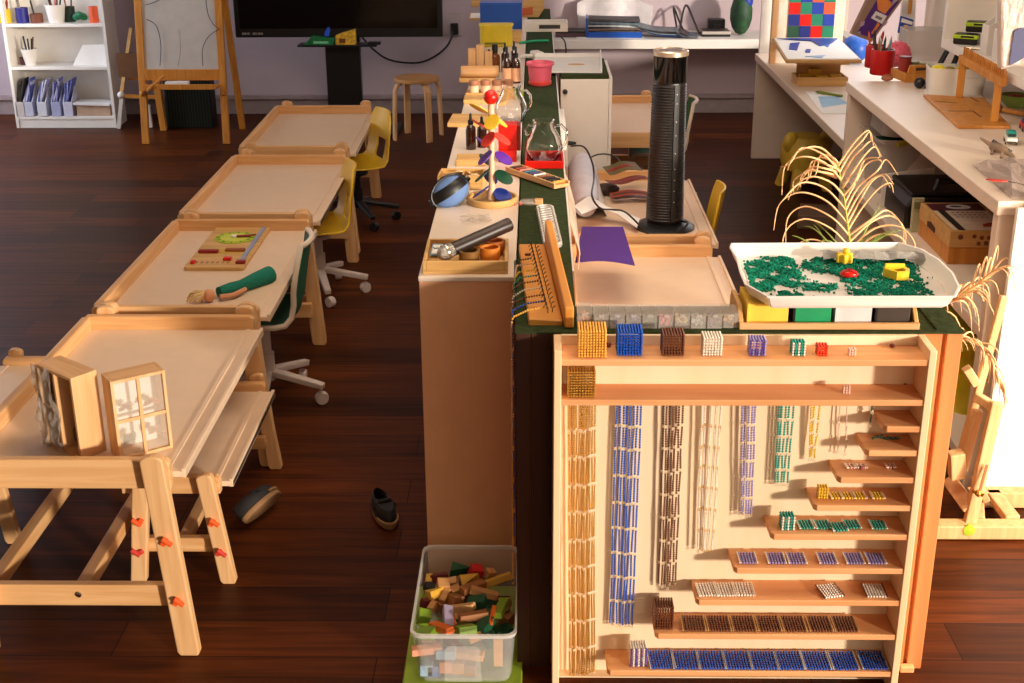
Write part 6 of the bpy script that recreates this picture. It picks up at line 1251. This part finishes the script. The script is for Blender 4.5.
# ------------------------------------------------------------------ palm
pm_ = thing('potted_palm', 'dried palm with straw coloured curling fronds behind the sand tray', 'plant', (1.22, 4.15, 0))
part('pot', MB().lathe([(.001, 0), (.11, 0), (.15, .26), (.16, .26), (.16, .30), (.145, .30), (.135, .24), (.001, .24)], n=26), TERRA, pm_, smooth=True); part('soil', MB().lathe([(.134, .245), (.001, .25)], n=20), SOIL, pm_)
O = Vector((1.22, 4.15, 0))
st = MB()
for a in (0, 1.3, 2.6, 3.9, 5.2): st.tube([(.02*math.cos(a), .02*math.sin(a), .24), (.03*math.cos(a), .03*math.sin(a), .5), (.05*math.cos(a+.3), .05*math.sin(a+.3), .78)], [.014, .011, .008], 7)
part('stem', st, SPINE, pm_, smooth=True)
def leaflet(mb, p, d, L, curl, w=.0045, up=.55):
    d = d.normalized(); pts = []
    for k in range(9):
        s = k/8; pts.append(p+d*L*s*(1-.25*curl*s*s)+Vector((0, 0, L*(up*s-curl*s*s*s))))
    mb.tube(pts, [w*.8, w, w, w*.9, w*.8, w*.7, w*.55, w*.4, w*.2], 5)
random.seed(3)
spn = [aty(*q_) for q_ in ((853, 275, 4.12), (850, 245, 4.10), (847, 220, 4.10), (843, 192, 4.12), (838, 163, 4.15))]
path = smooth_path(spn, 8)
fr = part('frond', MB().tube([v-O for v in path], [.006-.004*k/len(path) for k in range(len(path))], 7), SPINE, pm_, smooth=True)
mb = MB()
def arc(p, pts, w=.0042):
    """a leaflet through points given as offsets (sideways, back, up)"""
    P = smooth_path([p]+[p+Vector(q_) for q_ in pts], 5); n_ = len(P)
    mb.tube(P, [w*(1-.75*k/n_) for k in range(n_)], 5)
for k in range(3, len(path), 2):
    u = k/len(path); v = path[k]-O
    for sgn in (-1, 1):
        j_ = lambda a: random.uniform(-a, a)
        if sgn < 0:
            if k % 4 == 1 and u < .8: continue
            L = (.235-.06*u)*random.uniform(.85, 1.1); dr = random.uniform(.25, .75)
            arc(v, [(-.3*L, j_(.03), .30*L), (-.68*L, j_(.05), .42*L), (-.95*L, j_(.06), .22*L), (-1.04*L, j_(.07), .22*L-dr*L*.6)])
        elif u < .35:
            L = .20*random.uniform(.9, 1.1)
            arc(v, [(.35*L, j_(.03), .32*L), (.7*L, j_(.05), .38*L), (.92*L, j_(.05), .15*L), (.97*L, j_(.05), -.25*L)])
        else:
            L = (.24-.10*u)*random.uniform(.85, 1.1)
            arc(v, [(.2*L, j_(.02), .38*L), (.42*L, j_(.04), .72*L), (.62*L, j_(.05), .85*L), (.74*L, j_(.06), .74*L*random.uniform(.7, 1))])
for k in range(6):
    v = path[-1]-O-Vector((0, 0, .01*k)); arc(v, [(-.02-.01*k, random.uniform(-.05, .05), .02), (-.05-.012*k, random.uniform(-.06, .06), .018), (-.08-.01*k, random.uniform(-.06, .06), -.02), (-.085-.01*k, 0, -.05)])
part('leaflets', mb, LEAF, fr, smooth=True)
for pts, nL, Lm in ((((905, 330, 3.95), (930, 312, 3.95), (960, 296, 3.92), (992, 274, 3.9)), 12, .17), (((930, 345, 3.95), (955, 338, 3.9), (985, 350, 3.86), (1000, 385, 3.84)), 12, .09), (((898, 310, 4.2), (925, 292, 4.22), (950, 285, 4.25), (972, 290, 4.25)), 10, .12)):
    path = smooth_path([aty(*q_) for q_ in pts], 6)
    fr = part('frond', MB().tube([v-O for v in path], .0045, 6), SPINE if Lm > .1 else LEAF, pm_, smooth=True); mb = MB()
    for k in range(2, len(path)):
        for sgn in (-1, 1):
            d = (path[min(k+1, len(path)-1)]-path[k-1]).normalized()*.9+Vector((random.uniform(-.4, .4), sgn*.6, random.uniform(-.3, .3)))
            leaflet(mb, path[k]-O, d, Lm*random.uniform(.6, 1.1), random.uniform(.4, 1.0), .0036, random.uniform(.0, .5))
    part('leaflets', mb, LEAF, fr, smooth=True)
gl_ = MB()
for k in range(14): leaflet(gl_, aty(840+random.uniform(-6, 14), 262, 4.1)-O, Vector((random.uniform(-1, 1), random.uniform(-.4, .4), 0)), random.uniform(.08, .2), random.uniform(.2, .6), .004, random.uniform(.6, 1.3))
part('green_leaflets', gl_, plain('palm_leaf_green', (120, 140, 60), .6, var=.3), pm_, smooth=True)
# ------------------------------------------------------------------ easel by the cabinet
e = thing('studio_easel', 'pale wooden studio easel standing beside the bead cabinet before the white panel', 'easel', (1.5, 4.0, 0)); EO = Vector((1.5, 4.0, 0))
def eb2(n, a, b, w, h, up=(0, 1, 0)): return part(n, MB().bar(Vector(a)-EO, Vector(b)-EO, w, h, up), PZ, e, .004)
g0, g1 = atz(944, 541, .03), atz(1060, 546, .03); eb2('floor_bar', (g0.x-.14, 3.95, .03), (g1.x+.12, 3.95, .03), .06, .05, (0, 0, 1))
eb2('floor_bar', (1.55, 4.17, .035), (1.76, 4.17, .035), .05, .06, (0, 0, 1))
a, b = atz(986, 530, .045), atz(979, 503, .045); eb2('floor_brace', (a.x, 3.98, .045), (b.x, b.y, .045), .03, .03, (0, 0, 1))
a, b = atz(1022, 533, .05), atz(992, 493, .05); eb2('floor_brace', (a.x, 3.98, .05), (b.x, b.y, .05), .05, .03, (0, 0, 1))
eb2('upright', aty(968, 530, 3.96), aty(997, 402, 4.0), .04, .03); eb2('upright', aty(955, 476, 4.08), aty(1004, 296, 4.12), .026, .024)
eb2('upright', aty(978, 410, 4.05), aty(962, 470, 4.05), .03, .03)
eb2('cross_piece', aty(977, 397, 4.07), aty(996, 409, 4.0), .03, .04); eb2('cross_piece', aty(966, 368, 4.09), aty(976, 384, 4.08), .03, .05)
eb2('canvas_rest', aty(956, 452, 4.03), aty(957, 477, 4.03), .05, .05); eb2('canvas_rest', aty(948, 478, 4.1), aty(970, 508, 3.96), .05, .015)
eb2('brace', aty(975, 478, 4.0), aty(986, 500, 4.1), .025, .025)
part('groove', MB().bar(aty(987, 465, 3.955)-EO, aty(978, 497, 3.935)-EO, .008, .004, (0, 1, 0)), plain('slot_shade', (150, 96, 54), .7), e)
v = aty(978, 493, 3.93)-EO; part('wing_nut', MB().ball(v, .012, n=8).box(v, (.04, .008, .012), (0, .4, 0)), GOLD, e)
v = aty(968, 529, 3.93)-EO; part('cap', MB().lathe([(.02, 0), (.02, .012), (.001, .014)], v, 14, Matrix.Rotation(R(90), 3, 'X')), LIME, e, smooth=True)

solo('white_block', MB().prism([(-.055, 0), (.055, 0), (.055, .055), (.045, .062), (-.055, .062)], .20, 'y', -.1), WHITE, 'small white block on the floor peeking out behind the cabinet, before the studio easel', 'block', (1.12, 3.5, 0), bevel=.004)
# ------------------------------------------------------------------ light
sc = bpy.context.scene
w = bpy.data.worlds.new('sky'); sc.world = w; w.use_nodes = True
bg = w.node_tree.nodes['Background']; bg.inputs['Color'].default_value = (1.0, .92, .83, 1); bg.inputs['Strength'].default_value = WORLD
def sun(name, d, s, c, ang):
    l = bpy.data.lights.new(name, 'SUN'); l.energy = s; l.color = c; l.angle = R(ang)
    o = bpy.data.objects.new(name, l); col.objects.link(o); o.rotation_euler = Vector(d).to_track_quat('-Z', 'Y').to_euler(); return o
def area(name, loc, tgt, sx, sy, e, c):
    l = bpy.data.lights.new(name, 'AREA'); l.shape = 'RECTANGLE'; l.size = sx; l.size_y = sy; l.energy = e; l.color = c
    o = bpy.data.objects.new(name, l); col.objects.link(o); o.location = loc; o.rotation_euler = (Vector(tgt)-Vector(loc)).to_track_quat('-Z', 'Y').to_euler(); return o
sun('low_sun', (-.70, .71, -.14), SUN, (1.0, .88, .74), 4.0)
area('fill_behind', (1.5, -2.6, 2.0), (.2, 3.5, .8), 4.0, 2.2, BEHIND, (1.0, .76, .52))  # unseen fill added behind the camera to brighten front faces
area('overhead_fill', (.2, 3.6, 3.35), (.2, 3.6, 0), 1.6, 1.0, FILL_TOP, (1.0, .78, .54))  # overhead fill added to brighten the table tops
area('overhead_fill', (.0, 5.2, 3.3), (0, 7.6, .6), 1.8, 1.0, FILL_DEEP, (1.0, .86, .72))  # second overhead fill, added to light fronts deeper in the room
area('side_fill', (2.45, 3.0, 1.35), (1.4, 3.6, 0), .7, .7, SIDE, (1.0, .80, .6))  # fill added to brighten the floor around the studio easel
area('window_light', (2.36, 9.3, 1.9), (0, 8.5, .6), 2.2, 1.5, WINR, (.95, .97, 1.0))
area('window_light', (-5.3, 9.5, 1.6), (-3, 9.8, .3), 2.4, 2.2, WINL, (.72, .82, 1.0))
# ------------------------------------------------------------------ camera
cam = bpy.data.cameras.new('camera'); cam.sensor_width = 36; cam.sensor_fit = 'HORIZONTAL'; cam.lens = F/1024*36; cam.clip_start = .05; cam.clip_end = 100
co = bpy.data.objects.new('camera', cam); col.objects.link(co)
rt_ = Vector((XV[0], YV[0], ZV[0])); up_ = -Vector((XV[1], YV[1], ZV[1])); bk_ = -Vector((XV[2], YV[2], ZV[2]))
Mx = Matrix((rt_, up_, bk_)).transposed().to_4x4(); Mx.translation = (0, 0, H)
co.matrix_world = Mx; sc.camera = co
sc.view_settings.view_transform = 'Standard'; sc.view_settings.look = 'None'; sc.view_settings.gamma = 1; sc.view_settings.use_curve_mapping = False
sc.view_settings.exposure = EXPO
sc.cycles.use_denoising = True; sc.cycles.max_bounces = 8; sc.cycles.transparent_max_bounces = 16; sc.cycles.sample_clamp_indirect = 6
